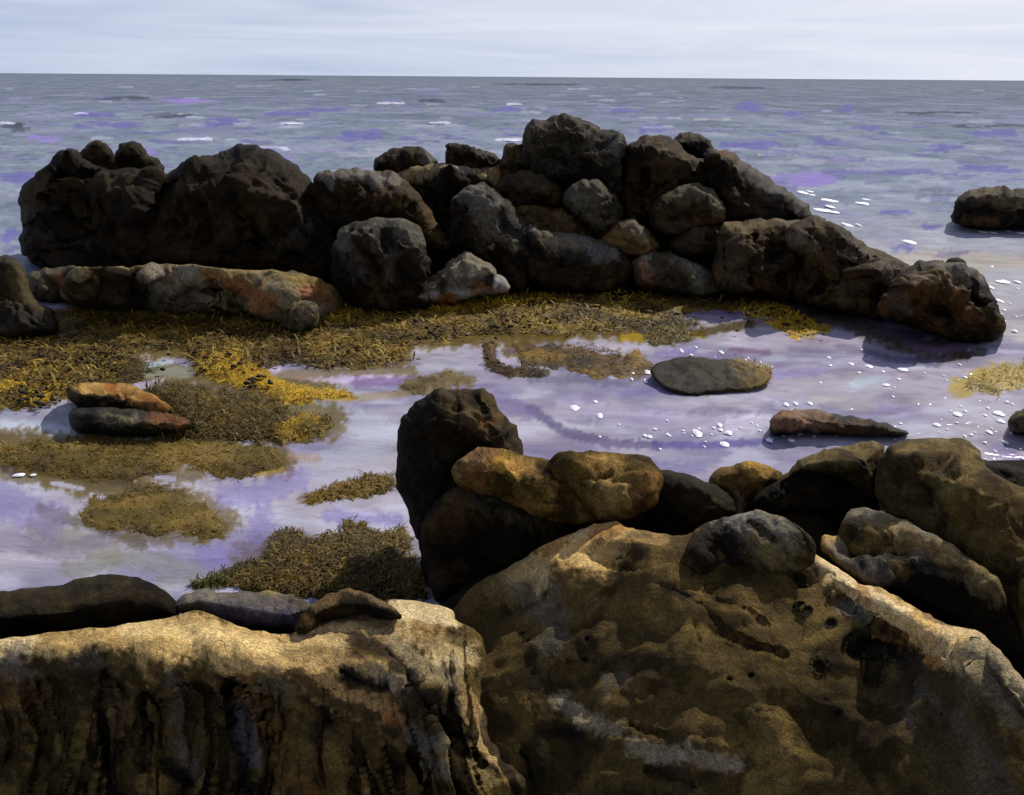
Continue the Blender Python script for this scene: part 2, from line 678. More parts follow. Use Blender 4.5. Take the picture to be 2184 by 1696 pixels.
    if gro is not None:                  # blacker along the grooves
        t = (gro * (.3 + .35 * sstep(-.3, .4, fbm(np.c_[xx * 4, zz * 3, np.full(len(P), 9.)], 2, seed + 8))))[:, None]
        col[:len(P)] = col[:len(P)] * (1 - t) + lin(BLK) * t
    if strokes:
        sk = 0.8 if (mat or M_RIDGE) == M_RIDGE else 1.0
        col[:len(P)] = paint(P, col[:len(P)] / sk, strokes, seed) * sk
    me = make_mesh(name, V, faces, col, mat or M_RIDGE)
    g = V[:len(P)]
    org = (float(V[:, 0].mean()), float(V[:, 1].mean()), float(max(V[:, 2].min(), -0.05)))
    return put(name, me, label, None if kind else cat, group, kind, origin=org)
# ------------------------------------------------------------------ sea and tide pool: one sheet of water to the horizon
def water_rows():
    y, r = 1.2, []
    while y < 40000:
        r.append(y)
        if y < 13:
            s = max(0.012, 2.0 * y * y / (CAM_H * F) * 1.0)
        elif y < 60:
            s = 0.3
        elif y < 170:
            s = 0.006 * y
        else:
            s = 0.035 * y
        y += s
    return np.array(r)


def V_(*xy):
    """pairs in the 2184-wide copy of the photograph"""
    return Z(0, list(zip(xy[0::2], xy[1::2])))


def build_water():
    ys = water_rows()
    cols = np.r_[np.arange(-2600, -120, 24.0), np.arange(-120, 1144, 2.4), np.arange(1144, 3640, 24.0)]
    tx = (cols - W / 2) / F
    X = (ys[:, None] * tx[None]).ravel()
    Y = np.repeat(ys, len(cols))
    n = len(X)
    V = np.stack([X, Y, np.zeros(n)], 1)
    near = sstep(16.0, 9.5, Y + 0.0 * X)
    # the pool is sheltered; the open water is choppy
    ch = fbm(np.c_[X * 0.55, Y * 0.75, np.zeros(n)], 4, 3, 0.55)
    rp = fbm(np.c_[X * 2.2, Y * 2.6, np.zeros(n)], 3, 8)
    far = sstep(4000, 150, Y)
    open_r = np.clip(sstep(1.2, 4.0, X - (13 - Y) * 0.1) * sstep(5, 8, Y) * 0.22, 0, 1)
    amp = 0.10 * (1 - near) * (0.5 + 0.5 * sstep(14, 45, Y)) * far
    amp = np.maximum(amp, 0.03 * open_r * near)
    V[:, 2] = amp * ch + 0.005 * rp * near * (Y < 40)
    P = project(V)
    # ---- colour of the water: grey-green sea, pool with violet sky reflection painted in, weed showing through the shallows
    w1 = fbm(np.c_[X * 0.22, Y * 0.12, np.zeros(n)], 3, 11)
    w2 = fbm(np.c_[X * 0.9, Y * 0.35, np.zeros(n)], 4, 12)
    sea = lin((100, 112, 124))[None] * (1 - sstep(-.3, .5, w1)[:, None]) + lin((116, 124, 142))[None] * sstep(-.3, .5, w1)[:, None]
    sea = sea * (1.0 + 0.4 * sstep(120, 20, Y))[:, None]
    vi = (sstep(0.3, 0.42, w2) * sstep(250, 90, Y) * 0.75)[:, None]
    sea = sea * (1 - vi) + lin((104, 104, 156)) * vi
    for frx, fry, ylo, yhi, sd_ in ((.6, .3, 14, 90, 31), (.16, .07, 60, 700, 33), (1.5, .9, 9, 30, 35)):
        a_ = fbm(np.c_[X * frx, Y * fry, np.zeros(n)], 3, sd_)
        b_ = fbm(np.c_[X * frx, Y * fry, np.zeros(n)], 3, sd_ + 200)
        wgt = sstep(ylo * .6, ylo, Y) * sstep(yhi * 1.6, yhi, Y)
        for v_, c_ in ((a_, (150, 158, 172)), (-a_, (92, 98, 112)), (b_, (134, 132, 164))):
            t_ = (sstep(.3, .42, v_) * wgt * .36)[:, None]
            sea = sea * (1 - t_) + lin(c_) * t_
    shal = sstep(22, 11, Y)[:, None] * sstep(2.0, 5.0, X)[:, None]
    sea = sea * (1 - 0.8 * shal) + lin((176, 176, 180)) * 0.8 * shal
    q1 = fbm(np.c_[X * 0.7, Y * 0.8, np.zeros(n)], 4, 21)
    q2 = fbm(np.c_[X * 1.6, Y * 2.6, np.zeros(n)], 4, 22)
    pa = sstep(-.35, .45, q1)[:, None]
    pool = lin((134, 130, 158)) * (1 - pa) + lin((166, 161, 174)) * pa
    pb = (sstep(.15, .55, q2) * .6)[:, None]
    pool = pool * (1 - pb) + lin((182, 184, 202)) * pb
    pc = (sstep(.2, .6, -q2) * .45)[:, None]
    pool = pool * (1 - pc) + lin((100, 90, 122)) * pc
    k = sstep(12.5, 9.8, Y)[:, None]
    col = sea * (1 - k) + pool * k
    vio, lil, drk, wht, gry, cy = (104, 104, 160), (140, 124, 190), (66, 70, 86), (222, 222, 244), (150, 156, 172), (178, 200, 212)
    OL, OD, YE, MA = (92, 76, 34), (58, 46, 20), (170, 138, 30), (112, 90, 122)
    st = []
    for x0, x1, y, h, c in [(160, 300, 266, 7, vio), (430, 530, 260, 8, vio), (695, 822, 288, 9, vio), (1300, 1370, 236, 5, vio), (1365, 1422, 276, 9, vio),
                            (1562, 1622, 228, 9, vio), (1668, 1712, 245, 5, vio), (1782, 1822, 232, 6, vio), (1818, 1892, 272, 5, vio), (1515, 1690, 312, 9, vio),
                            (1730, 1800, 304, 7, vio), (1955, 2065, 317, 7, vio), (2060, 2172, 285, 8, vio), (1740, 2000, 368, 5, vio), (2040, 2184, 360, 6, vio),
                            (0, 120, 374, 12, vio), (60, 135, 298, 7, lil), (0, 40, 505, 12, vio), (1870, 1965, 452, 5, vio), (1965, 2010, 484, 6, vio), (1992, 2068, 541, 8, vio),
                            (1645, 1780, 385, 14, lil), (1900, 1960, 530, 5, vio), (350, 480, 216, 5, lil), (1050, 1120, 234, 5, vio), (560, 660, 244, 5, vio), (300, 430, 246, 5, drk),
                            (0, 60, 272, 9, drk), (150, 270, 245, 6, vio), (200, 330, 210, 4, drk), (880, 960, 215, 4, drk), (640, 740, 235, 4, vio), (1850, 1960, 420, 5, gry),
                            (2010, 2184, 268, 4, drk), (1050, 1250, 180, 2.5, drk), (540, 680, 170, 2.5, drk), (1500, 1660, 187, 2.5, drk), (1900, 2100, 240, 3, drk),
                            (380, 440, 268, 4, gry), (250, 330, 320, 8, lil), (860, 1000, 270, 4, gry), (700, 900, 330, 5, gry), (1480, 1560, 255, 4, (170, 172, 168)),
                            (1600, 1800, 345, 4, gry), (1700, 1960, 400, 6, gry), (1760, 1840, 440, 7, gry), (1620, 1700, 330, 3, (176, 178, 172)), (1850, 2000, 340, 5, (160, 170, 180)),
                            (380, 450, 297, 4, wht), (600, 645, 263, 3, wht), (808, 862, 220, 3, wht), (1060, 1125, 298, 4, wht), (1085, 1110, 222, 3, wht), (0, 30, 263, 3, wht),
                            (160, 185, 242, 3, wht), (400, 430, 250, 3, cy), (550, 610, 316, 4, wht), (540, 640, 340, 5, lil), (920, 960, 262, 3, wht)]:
        if c in (vio, lil, drk, gry):           # a dab paints the sheen of a handful of wavelets
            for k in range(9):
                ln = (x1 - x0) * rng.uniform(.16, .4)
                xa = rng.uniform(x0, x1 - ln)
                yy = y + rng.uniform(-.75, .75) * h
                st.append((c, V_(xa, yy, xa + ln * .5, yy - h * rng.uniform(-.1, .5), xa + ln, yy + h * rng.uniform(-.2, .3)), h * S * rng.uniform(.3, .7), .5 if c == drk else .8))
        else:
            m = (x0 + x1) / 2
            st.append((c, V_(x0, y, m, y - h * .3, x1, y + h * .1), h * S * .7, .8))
    for k in range(230):                        # shading of short wavelets painted in: troughs and pale backs
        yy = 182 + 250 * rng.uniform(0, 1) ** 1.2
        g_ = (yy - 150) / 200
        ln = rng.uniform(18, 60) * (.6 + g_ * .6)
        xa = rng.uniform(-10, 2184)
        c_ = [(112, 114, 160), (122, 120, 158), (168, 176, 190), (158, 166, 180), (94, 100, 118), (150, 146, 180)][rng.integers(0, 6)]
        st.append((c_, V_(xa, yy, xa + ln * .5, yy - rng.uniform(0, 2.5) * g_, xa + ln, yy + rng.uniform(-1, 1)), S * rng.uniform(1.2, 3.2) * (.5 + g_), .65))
    # sand showing in the shallows beyond the far right rock
    for c, pts, wd, al in [((168, 156, 128), (1880, 560, 2000, 545, 2184, 560), 14, .5), ((170, 160, 130), (2000, 590, 2090, 575), 12, .5),
                           ((178, 172, 160), (2100, 640, 2184, 700), 30, .35),
                           # dark and mauve reflections of the right-hand point, painted into the water
                           ((70, 58, 50), (1660, 660, 1780, 680, 1900, 720, 2050, 750), 17, .85), (MA, (1690, 650, 1830, 665, 1880, 690), 8, .85),
                           (MA, (1880, 705, 1960, 715, 2000, 700), 9, .8), (MA, (1930, 735, 2000, 748, 2080, 735), 9, .8), ((74, 76, 96), (1790, 740, 1900, 765, 2000, 775), 8, .6),
                           ((56, 48, 30), (1900, 740, 2010, 765, 2100, 750), 8, .6),
                           # weed and stones under the pool's far edge
                           (OL, (0, 730, 200, 735, 420, 740, 640, 735, 860, 735), 26, .95), (OL, (300, 790, 420, 800, 560, 830, 700, 820), 22, .85), (OD, (560, 760, 700, 760, 850, 765), 16, .8),
                           (OL, (900, 690, 1060, 700, 1260, 700, 1420, 705), 24, .95), (OD, (1180, 685, 1350, 690, 1480, 690), 9, .85),
                           (MA, (1230, 668, 1330, 672, 1420, 676), 7, .85), (MA, (1440, 660, 1560, 668, 1620, 664), 8, .8), (YE, (1330, 720, 1420, 716, 1500, 716), 8, .75),
                           (OD, (1045, 740, 1040, 770, 1080, 795, 1150, 795), 9, .95), (OL, (1090, 745, 1180, 760, 1300, 780, 1360, 790), 17, .85), (OD, (1170, 740, 1220, 770, 1290, 795), 10, .85),
                           (YE, (1180, 770, 1250, 765), 7, .6), (MA, (1085, 748, 1170, 752), 6, .7),
                           ((92, 96, 124), (560, 765, 640, 768), 9, .6), ((98, 90, 140), (680, 766, 860, 772), 8, .7), ((200, 186, 220), (560, 770, 600, 795, 720, 808, 850, 806), 9, .85),
                           ((118, 96, 138), (760, 815, 880, 812), 11, .8), (YE, (560, 800, 620, 835, 740, 845), 12, .85), (OL, (860, 830, 960, 800, 1000, 815), 13, .6),
                           ((150, 132, 90), (740, 850, 860, 840), 8, .6), (cy, (620, 855, 690, 870), 9, .7), ((176, 188, 204), (650, 880, 760, 900, 850, 930), 28, .55),
                           ((150, 160, 176), (690, 980, 800, 960), 20, .5),
                           (OL, (170, 1030, 300, 1060, 420, 1080, 480, 1110), 30, .75), (OD, (330, 1060, 420, 1120), 14, .6), (OL, (380, 850, 560, 860, 700, 900), 38, .8), (OL, (540, 1200, 700, 1210, 860, 1220), 44, .85),
                           (OL, (640, 1065, 740, 1045, 840, 1030), 9, .6), ((110, 96, 66), (1500, 700, 1700, 690), 9, .4), (OD, (1400, 800, 1500, 832, 1620, 815), 10, .7), ((96, 80, 48), (760, 700, 1000, 720), 20, .8),
                           (OL, (900, 730, 1040, 722, 1200, 716), 15, .8), (OD, (1380, 700, 1480, 712, 1600, 690), 10, .7), (OL, (600, 800, 760, 790, 880, 790), 11, .6),
                           (OL, (0, 1010, 120, 1015, 260, 1015, 420, 1010), 17, .7), (OD, (90, 1090, 200, 1120, 300, 1160), 14, .5), (OL, (560, 940, 640, 930, 690, 900), 14, .7), (OL, (330, 1130, 440, 1150), 13, .55),
                           (OL, (0, 790, 200, 790, 260, 800), 30, .85), ((120, 110, 100), (0, 1010, 200, 1040), 12, .4), ((112, 104, 84), (80, 1120, 240, 1180), 26, .45),
                           # pale wind streaks
                           ((150, 168, 172), (270, 790, 400, 795), 12, .55), (cy, (262, 738, 352, 735), 4, .9), (cy, (320, 778, 365, 772), 5, .85),
                           ((200, 210, 226), (0, 905, 80, 910, 155, 920), 12, .9), ((128, 106, 130), (65, 890, 135, 888), 7, .85), (gry, (0, 880, 150, 890), 20, .6),
                           (OL, (0, 950, 120, 955, 300, 960, 480, 970, 600, 985), 32, .95), (OD, (0, 985, 60, 1000), 16, .9), (OL, (100, 1020, 250, 1030, 330, 1050), 20, .85),
                           (YE, (480, 1003, 560, 1008, 600, 1000), 8, .55), (OD, (190, 1000, 290, 1040), 13, .6),
                           (OD, (200, 1100, 270, 1110), 22, .85), (OL, (300, 1110, 420, 1095, 470, 1130), 17, .75), (OL, (340, 1050, 400, 1060), 15, .6), (OL, (270, 1140, 360, 1155), 13, .5),
                           ((132, 120, 180), (270, 1080, 330, 1070, 375, 1085), 11, .9), ((118, 108, 172), (0, 1060, 60, 1090, 110, 1110), 36, .45), ((176, 180, 202), (110, 1030, 175, 1042), 5, .9),
                           ((180, 184, 206), (195, 1055, 245, 1068), 4, .9), ((176, 174, 210), (335, 1018, 370, 1022), 5, .8), ((120, 112, 126), (80, 1170, 160, 1180, 210, 1150), 20, .5),
                           ((120, 122, 104), (150, 1215, 260, 1190, 360, 1200), 20, .5), ((112, 102, 168), (440, 1190, 540, 1180, 560, 1100), 26, .5), ((120, 112, 176), (480, 1060, 560, 1050, 640, 1020), 26, .55),
                           ((126, 118, 182), (700, 1100, 850, 1110), 14, .6), ((176, 174, 212), (720, 1080, 800, 1098), 6, .7), ((168, 176, 196), (660, 1010, 760, 1020), 14, .5),
                           ((150, 126, 112), (620, 970, 680, 980), 8, .7), ((64, 58, 36), (420, 1255, 480, 1245), 10, .8), ((120, 126, 116), (350, 1240, 420, 1215), 20, .5),
                           # dark swell curving across the pool
                           ((90, 82, 116), (1130, 870, 1200, 920, 1300, 945, 1400, 950), 10, .8), ((84, 78, 140), (1400, 948, 1500, 950, 1640, 942), 8, .75),
                           ((116, 106, 150), (1060, 850, 1130, 880), 16, .6), ((96, 98, 120), (1130, 810, 1250, 810, 1340, 820), 8, .6), ((124, 112, 166), (1330, 840, 1440, 830), 9, .5),
                           ((208, 206, 226), (1560, 905, 1640, 900), 16, .7), ((196, 194, 214), (1660, 865, 1740, 868), 8, .5),  # pale glow on the water, painted beside the low stone
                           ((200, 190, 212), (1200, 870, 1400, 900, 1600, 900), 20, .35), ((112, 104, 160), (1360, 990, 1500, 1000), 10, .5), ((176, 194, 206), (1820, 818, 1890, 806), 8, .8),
                           ((120, 92, 118), (1560, 745, 1640, 752), 5, .75), ((126, 108, 168), (1400, 755, 1480, 750), 6, .6), ((124, 112, 176), (1640, 800, 1760, 790), 10, .45),
                           ((168, 158, 182), (1600, 720, 1760, 710, 1900, 800), 18, .5), ((184, 178, 150), (1740, 850, 1860, 870), 12, .35), ((132, 118, 160), (1860, 880, 1960, 870), 8, .4),
                           ((196, 192, 206), (1700, 940, 1900, 950), 8, .6), ((172, 148, 60), (2050, 825, 2120, 800, 2184, 800), 22, .75), ((112, 96, 160), (2130, 960, 2184, 985), 14, .4)]:
        st.append((c, V_(*pts), wd * S, al))
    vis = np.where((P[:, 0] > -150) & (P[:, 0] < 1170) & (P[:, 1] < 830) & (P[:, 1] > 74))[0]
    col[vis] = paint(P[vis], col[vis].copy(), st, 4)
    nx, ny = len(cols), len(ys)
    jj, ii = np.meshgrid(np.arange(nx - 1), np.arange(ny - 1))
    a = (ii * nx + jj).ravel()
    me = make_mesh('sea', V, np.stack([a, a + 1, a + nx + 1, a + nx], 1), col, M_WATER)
    put('sea', me, kind='structure')


build_water()
# the bed under the water, reaching past everything
sb = make_mesh('seabed', np.array([(-60000, -30, -2.5), (60000, -30, -2.5), (60000, 60000, -2.5), (-60000, 60000, -2.5)], float), np.array([[0, 1, 2, 3]]),
               np.tile(lin((70, 66, 60)), (4, 1)), M_NEAR, False)
put('seabed', sb, kind='structure')
# ------------------------------------------------------------------ the rocks
# palettes: stone colours as they would look in even light
DK = ((44, 36, 26), (62, 52, 36), (26, 22, 18))
DB = ((58, 46, 28), (80, 64, 38), (34, 28, 20))
DG = ((66, 62, 54), (88, 82, 72), (40, 36, 30))
GR = ((104, 100, 90), (128, 120, 104), (76, 70, 60))
BR = ((116, 98, 64), (140, 118, 78), (72, 60, 40))
GO = ((112, 90, 48), (136, 110, 62), (74, 58, 30))
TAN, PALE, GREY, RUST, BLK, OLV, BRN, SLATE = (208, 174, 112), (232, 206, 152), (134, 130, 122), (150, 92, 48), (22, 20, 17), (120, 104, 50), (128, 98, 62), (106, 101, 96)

# --- bedrock under the piled boulders and under the near rocks
rock('bedrock', V_(60, 470, 140, 400, 330, 380, 480, 370, 640, 390, 760, 400, 1000, 385, 1120, 340, 1300, 320, 1450, 330, 1560, 370, 1680, 450, 1780, 510, 1900, 575, 2040, 620, 2090, 690,
                    1980, 700, 1800, 655, 1600, 625, 1300, 620, 1000, 625, 700, 600, 400, 590, 100, 580), DK, None, ctrl=[(*V_(*c[:2])[0], c[2]) for c in [(60, 600, .1), (400, 600, .05), (700, 620, 0), (1000, 640, -.05), (1600, 650, -.08), (2040, 710, -.1), (200, 420, .82), (560, 380, .98), (850, 395, .95), (1300, 330, 1.38), (1500, 370, 1.15), (1700, 480, .55), (1900, 590, .2)]], tf=.1, tb=1.5, rnd=.4, step=3, rough=.15, fsz=1.2, kind='structure', seed=90)
rock('bedrock', V_(870, 1340, 1080, 1190, 1200, 1070, 1330, 1030, 1500, 1030, 1620, 1040, 1750, 1010, 1950, 980, 2300, 980, 2700, 960, 3200, 1000, 3300, 1400, 3300, 2000, -900, 2000, -900, 1430, 200, 1370, 600, 1350), DK, None,
     ctrl=[(*V_(*c[:2])[0], c[2]) for c in [(-200, 1400, .3), (400, 1360, .3), (900, 1330, .25), (1300, 1150, .45), (1750, 1020, .55), (2300, 1000, .6), (3200, 1050, .5), (3200, 1700, .4), (-900, 1450, .3), (2400, 1500, .5), (1500, 1500, .3), (1000, 1700, -.1),
                                            (0, 1700, -.3), (2200, 1900, 0), (900, 2000, -.4)]], tf=.08, tb=.8, rnd=.2, step=5, rough=.04, fsz=.5, mat=M_NEAR, kind='structure', seed=91)

RG = 'boulders piled along the ridge'
r = rock
# left end of the ridge
r('boulder', Z(1, [(560, 470), (490, 400), (500, 330), (530, 300), (585, 266), (640, 285), (700, 330), (730, 400), (720, 470), (640, 500)]), DB, 'small pointed olive-brown boulder capping the left end of the ridge',
  d=13.3, tf=.5, step=1.4, rough=.05, fsz=.5, seed=2, group=RG)
r('boulder', Z(1, [(690, 460), (710, 340), (760, 290), (820, 273), (870, 295), (900, 345), (960, 385), (1010, 440), (900, 490), (780, 500)]), DK, 'dark knobby boulder beside the pointed olive one on the left boulder',
  d=13.5, tf=.5, step=1.4, rough=.05, fsz=.4, seed=3, group=RG)
r('boulder', Z(1, [(118, 600), (135, 560), (200, 500), (330, 410), (365, 350), (420, 325), (480, 335), (520, 390), (640, 440), (800, 440), (980, 420), (1060, 560), (1050, 800), (1000, 1060), (700, 1075), (400, 1065),
                   (240, 1030), (170, 960), (130, 900), (150, 800), (130, 700)]), DK, 'huge dark brown cleft boulder at the far left of the ridge',
  d=12.9, tf=1.0, tb=1.2, step=1.4, rough=.14, fsz=1.0, seed=4, group=RG,
  cracks=[(Z(1, [(345, 480), (430, 430), (520, 450), (690, 480)]), 5, .35), (Z(1, [(150, 780), (280, 740), (390, 690), (430, 640), (440, 760)]), 4, .25), (Z(1, [(230, 980), (400, 980), (600, 1020)]), 5, .3),
          (Z(1, [(950, 580), (1010, 510), (1110, 480)]), 5, .25), (Z(1, [(520, 640), (630, 640), (640, 740)]), 4, .15)],
  strokes=[(BLK, Z(1, [(370, 470), (430, 440), (520, 460), (680, 480)]), 7, .7), (BLK, Z(1, [(180, 780), (290, 745), (400, 690), (440, 740)]), 6, .6), (SLATE, Z(1, [(300, 850), (400, 900), (560, 940)]), 9, .35),
           (BLK, Z(1, [(260, 990), (420, 990), (590, 1020)]), 6, .6), ((70, 60, 50), Z(1, [(200, 560), (260, 620), (220, 680)]), 14, .6), ((86, 72, 52), Z(1, [(600, 560), (800, 570)]), 10, .4)])
r('boulder', Z(1, [(930, 580), (1000, 490), (1110, 430), (1190, 370), (1260, 345), (1340, 355), (1400, 315), (1480, 288), (1570, 292), (1650, 325), (1740, 370), (1830, 430), (1890, 500), (1940, 560), (2000, 650),
                   (2080, 800), (2120, 1000), (2100, 1160), (1950, 1130), (1700, 1090), (1300, 1075), (1000, 1070), (850, 1060), (800, 900), (830, 700)]), DK,
  'huge black-brown domed boulder, tallest of the left half of the ridge', d=12.6, tf=1.1, tb=1.3, step=1.4, rough=.15, fsz=1.1, seed=5, group=RG,
  cracks=[(Z(1, [(1290, 640), (1480, 590), (1530, 760)]), 6, .25), (Z(1, [(1720, 860), (1830, 810), (1920, 880)]), 5, .25), (Z(1, [(1500, 500), (1490, 700), (1600, 900)]), 6, .2), (Z(1, [(960, 590), (1090, 490)]), 4, .2)],
  strokes=[((84, 76, 54), Z(1, [(1060, 570), (1150, 545), (1280, 560)]), 8, .5), ((66, 56, 28), Z(1, [(1560, 560), (1570, 700), (1600, 780)]), 12, .5), ((70, 60, 32), Z(1, [(1790, 560), (1800, 700)]), 12, .4),
           ((86, 84, 78), Z(1, [(1750, 890), (1830, 870)]), 6, .5), (BLK, Z(1, [(960, 580), (1010, 510), (1110, 480)]), 5, .7)])
# ledges under the left boulders
r('boulder', Z(1, [(-150, 960), (0, 958), (60, 955), (110, 985), (150, 1040), (190, 1150), (210, 1240), (330, 1290), (380, 1440), (200, 1475), (0, 1480), (-150, 1480)]), DB,
  'olive and black weedy boulder cut by the left edge of the picture', d=9.3, lean=.9, tf=.4, step=1.5, rough=.08, fsz=.6, seed=6, group=RG, mat=M_WET,
  strokes=[((96, 88, 34), Z(1, [(100, 1080), (160, 1220)]), 12, .5), (BLK, Z(1, [(30, 1310), (260, 1390)]), 12, .6)])
r('rock_ledge', Z(1, [(370, 1200), (430, 1060), (620, 1040), (830, 1050), (1000, 1030), (1300, 1052), (1600, 1068), (1850, 1085), (1990, 1130), (2100, 1200), (2150, 1245), (2080, 1320), (1980, 1400), (1860, 1420),
                      (1760, 1400), (1550, 1345), (1200, 1310), (900, 1310), (620, 1290), (420, 1250)]), ((140, 130, 108), (164, 150, 120), (100, 92, 76)), 'long pale-topped grey ledge with rust spots under the domed boulder', 'ledge',
  ctrl=[(*Z(1, [c[:2]])[0], c[2]) for c in [(380, 1055, .5), (1000, 1035, .56), (1600, 1075, .5), (2000, 1150, .33), (2140, 1245, .06), (420, 1110, .46), (900, 1110, .5), (1400, 1150, .43), (1800, 1230, .3), (430, 1250, 0), (900, 1310, 0), (1500, 1335, -.02), (1800, 1415, -.03)]], tf=.1, tb=.8, rnd=.1, step=1.4, rough=.07, fsz=.7, seed=7,
  cracks=[(Z(1, [(840, 1060), (860, 1290)]), 8, .14), (Z(1, [(1070, 1050), (1075, 1280)]), 5, .1), (Z(1, [(640, 1050), (650, 1280)]), 6, .1), (Z(1, [(1250, 1200), (1550, 1260), (1750, 1390)]), 6, .15)],
  strokes=[(GREY, Z(1, [(950, 1100), (960, 1230)]), 14, .7), (GREY, Z(1, [(1150, 1110), (1180, 1230)]), 14, .65), ((160, 136, 84), Z(1, [(1300, 1075), (1500, 1090), (1700, 1110), (1850, 1150)]), 9, .85),
           ((158, 128, 60), Z(1, [(1830, 1130), (1980, 1160), (2100, 1220)]), 9, .8), ((128, 116, 92), Z(1, [(1500, 1180), (1700, 1190), (1900, 1240)]), 16, .7), (RUST, Z(1, [(1380, 1140), (1520, 1160)]), 7, .75),
           (RUST, Z(1, [(1650, 1190), (1710, 1240)]), 7, .7), ((176, 104, 76), Z(1, [(1910, 1190), (2000, 1230)]), 9, .75), (RUST, Z(1, [(1260, 1070), (1290, 1100)]), 5, .7),
           (BLK, Z(1, [(830, 1150), (860, 1290)]), 12, .6), (BLK, Z(1, [(640, 1180), (760, 1270)]), 14, .5), ((120, 104, 80), Z(1, [(1920, 1300), (2080, 1260)]), 12, .6)])
r('rock_slab', Z(1, [(170, 1170), (180, 1070), (330, 1055), (430, 1050), (520, 1080), (640, 1110), (650, 1200), (560, 1240), (400, 1220), (260, 1240), (190, 1220)]), GR,
  'small grey block with a rust streak at the left foot of the huge boulder', 'slab', d=11.0, lean=.3, tf=.4, step=1.4, rough=.06, fsz=.5, seed=8,
  strokes=[(RUST, Z(1, [(350, 1100), (410, 1140)]), 6, .85), (DB[0], Z(1, [(240, 1220), (420, 1190)]), 10, .7), (BLK, Z(1, [(420, 1060), (480, 1130)]), 6, .5)])
r('stone', Z(1, [(1755, 1250), (1850, 1245), (1950, 1265), (1950, 1330), (1930, 1400), (1860, 1440), (1770, 1410), (1748, 1330)]), GR, 'small square grey stone set against the weedy end of the pale ledge', 'stone',
  d=9.5, lean=.5, tf=.22, tb=.3, step=1.2, rough=.03, fsz=.3, fac=.3, seed=9, jit=.8, cracks=[(Z(1, [(1770, 1310), (1880, 1320), (1930, 1400)]), 2, .05)])
# middle of the ridge
r('boulder', Z(2, [(300, 415), (350, 360), (420, 322), (500, 308), (580, 310), (640, 350), (672, 392), (650, 430), (520, 450), (380, 440)]), DB, 'low brown wedge boulder with a grey right face on the skyline', d=13.4, tf=.4,
  step=1.3, rough=.05, fsz=.5, seed=10, group=RG, strokes=[(GREY, Z(2, [(590, 330), (640, 380)]), 7, .8), (DB[2], Z(2, [(500, 350), (570, 320)]), 8, .5)])
r('boulder', Z(2, [(750, 390), (755, 310), (790, 278), (830, 290), (870, 288), (920, 325), (980, 325), (1030, 350), (1085, 390), (1050, 415), (950, 420), (850, 420), (770, 412)]), DK,
  'jagged black boulder perched alone on the flat skyline rock', d=13.2, tf=.3, tb=.4, step=1.1, rough=.05, fsz=.25, fac=1, seed=11, group=RG, strokes=[(GREY, Z(2, [(790, 290), (860, 300)]), 5, .4), (GREY, Z(2, [(960, 335), (1040, 360)]), 4, .5)])
r('rock_ledge', Z(2, [(420, 520), (450, 470), (520, 435), (650, 405), (760, 398), (900, 425), (1080, 408), (1150, 450), (1180, 560), (1100, 700), (900, 800), (820, 950), (720, 860), (640, 720), (560, 620), (470, 570)]), DK,
  'flat-topped dark ledge with a sandy strip on top in the middle of the skyline', 'ledge', d=12.9, lean=.5, tf=.5, step=1.3, rough=.09, fsz=.6, seed=12,
  strokes=[((176, 156, 112), Z(2, [(450, 460), (600, 430), (760, 415), (900, 435), (1060, 432)]), 6, .9), (GREY, Z(2, [(810, 440), (900, 445)]), 4, .7), (RUST, Z(2, [(1090, 420), (1120, 440)]), 7, .8)])
r('boulder', Z(2, [(-70, 560), (-50, 470), (20, 450), (60, 480), (90, 440), (200, 435), (330, 440), (450, 480), (530, 560), (600, 650), (660, 740), (725, 830), (800, 905), (770, 945), (650, 935), (590, 860), (500, 790),
                   (300, 780), (100, 800), (0, 800), (-60, 700)]), DB, 'broad brown boulder with grey flakes along its top right of the dome', d=12.2, tf=.7, step=1.3, rough=.1, fsz=.7, seed=13, group=RG,
  strokes=[(GREY, Z(2, [(-10, 480), (40, 505)]), 6, .8), (GREY, Z(2, [(90, 465), (200, 465)]), 6, .85), (GREY, Z(2, [(240, 460), (320, 465)]), 5, .85), (GREY, Z(2, [(320, 500), (440, 485)]), 7, .8),
           ((104, 78, 42), Z(2, [(640, 740), (700, 830), (770, 910)]), 12, .7), (BLK, Z(2, [(60, 730), (250, 710), (430, 720)]), 7, .5)])
r('boulder', Z(2, [(60, 930), (85, 870), (110, 800), (200, 755), (330, 748), (450, 750), (560, 780), (595, 850), (600, 950), (645, 1000), (625, 1100), (610, 1200), (650, 1270), (520, 1305), (350, 1310), (230, 1305),
                   (150, 1240), (70, 1140), (50, 1030)]), DK, 'rounded black boulder with a broad grey crust standing in the yellow weed', d=10.55, tf=.5, tb=.8, step=1.3, rough=.08, fsz=.6, seed=14, group=RG,
  strokes=[((112, 108, 94), Z(2, [(110, 860), (200, 800), (330, 780), (470, 800), (570, 840)]), 13, .85), ((120, 114, 98), Z(2, [(290, 880), (350, 900), (400, 880)]), 10, .7), (BLK, Z(2, [(370, 800), (380, 900)]), 10, .8),
           (BLK, Z(2, [(195, 790), (200, 800)]), 8, .7), (SLATE, Z(2, [(180, 960), (200, 1060)]), 12, .5), (SLATE, Z(2, [(410, 950), (400, 1090)]), 6, .5), (BLK, Z(2, [(250, 860), (260, 920)]), 6, .7)])
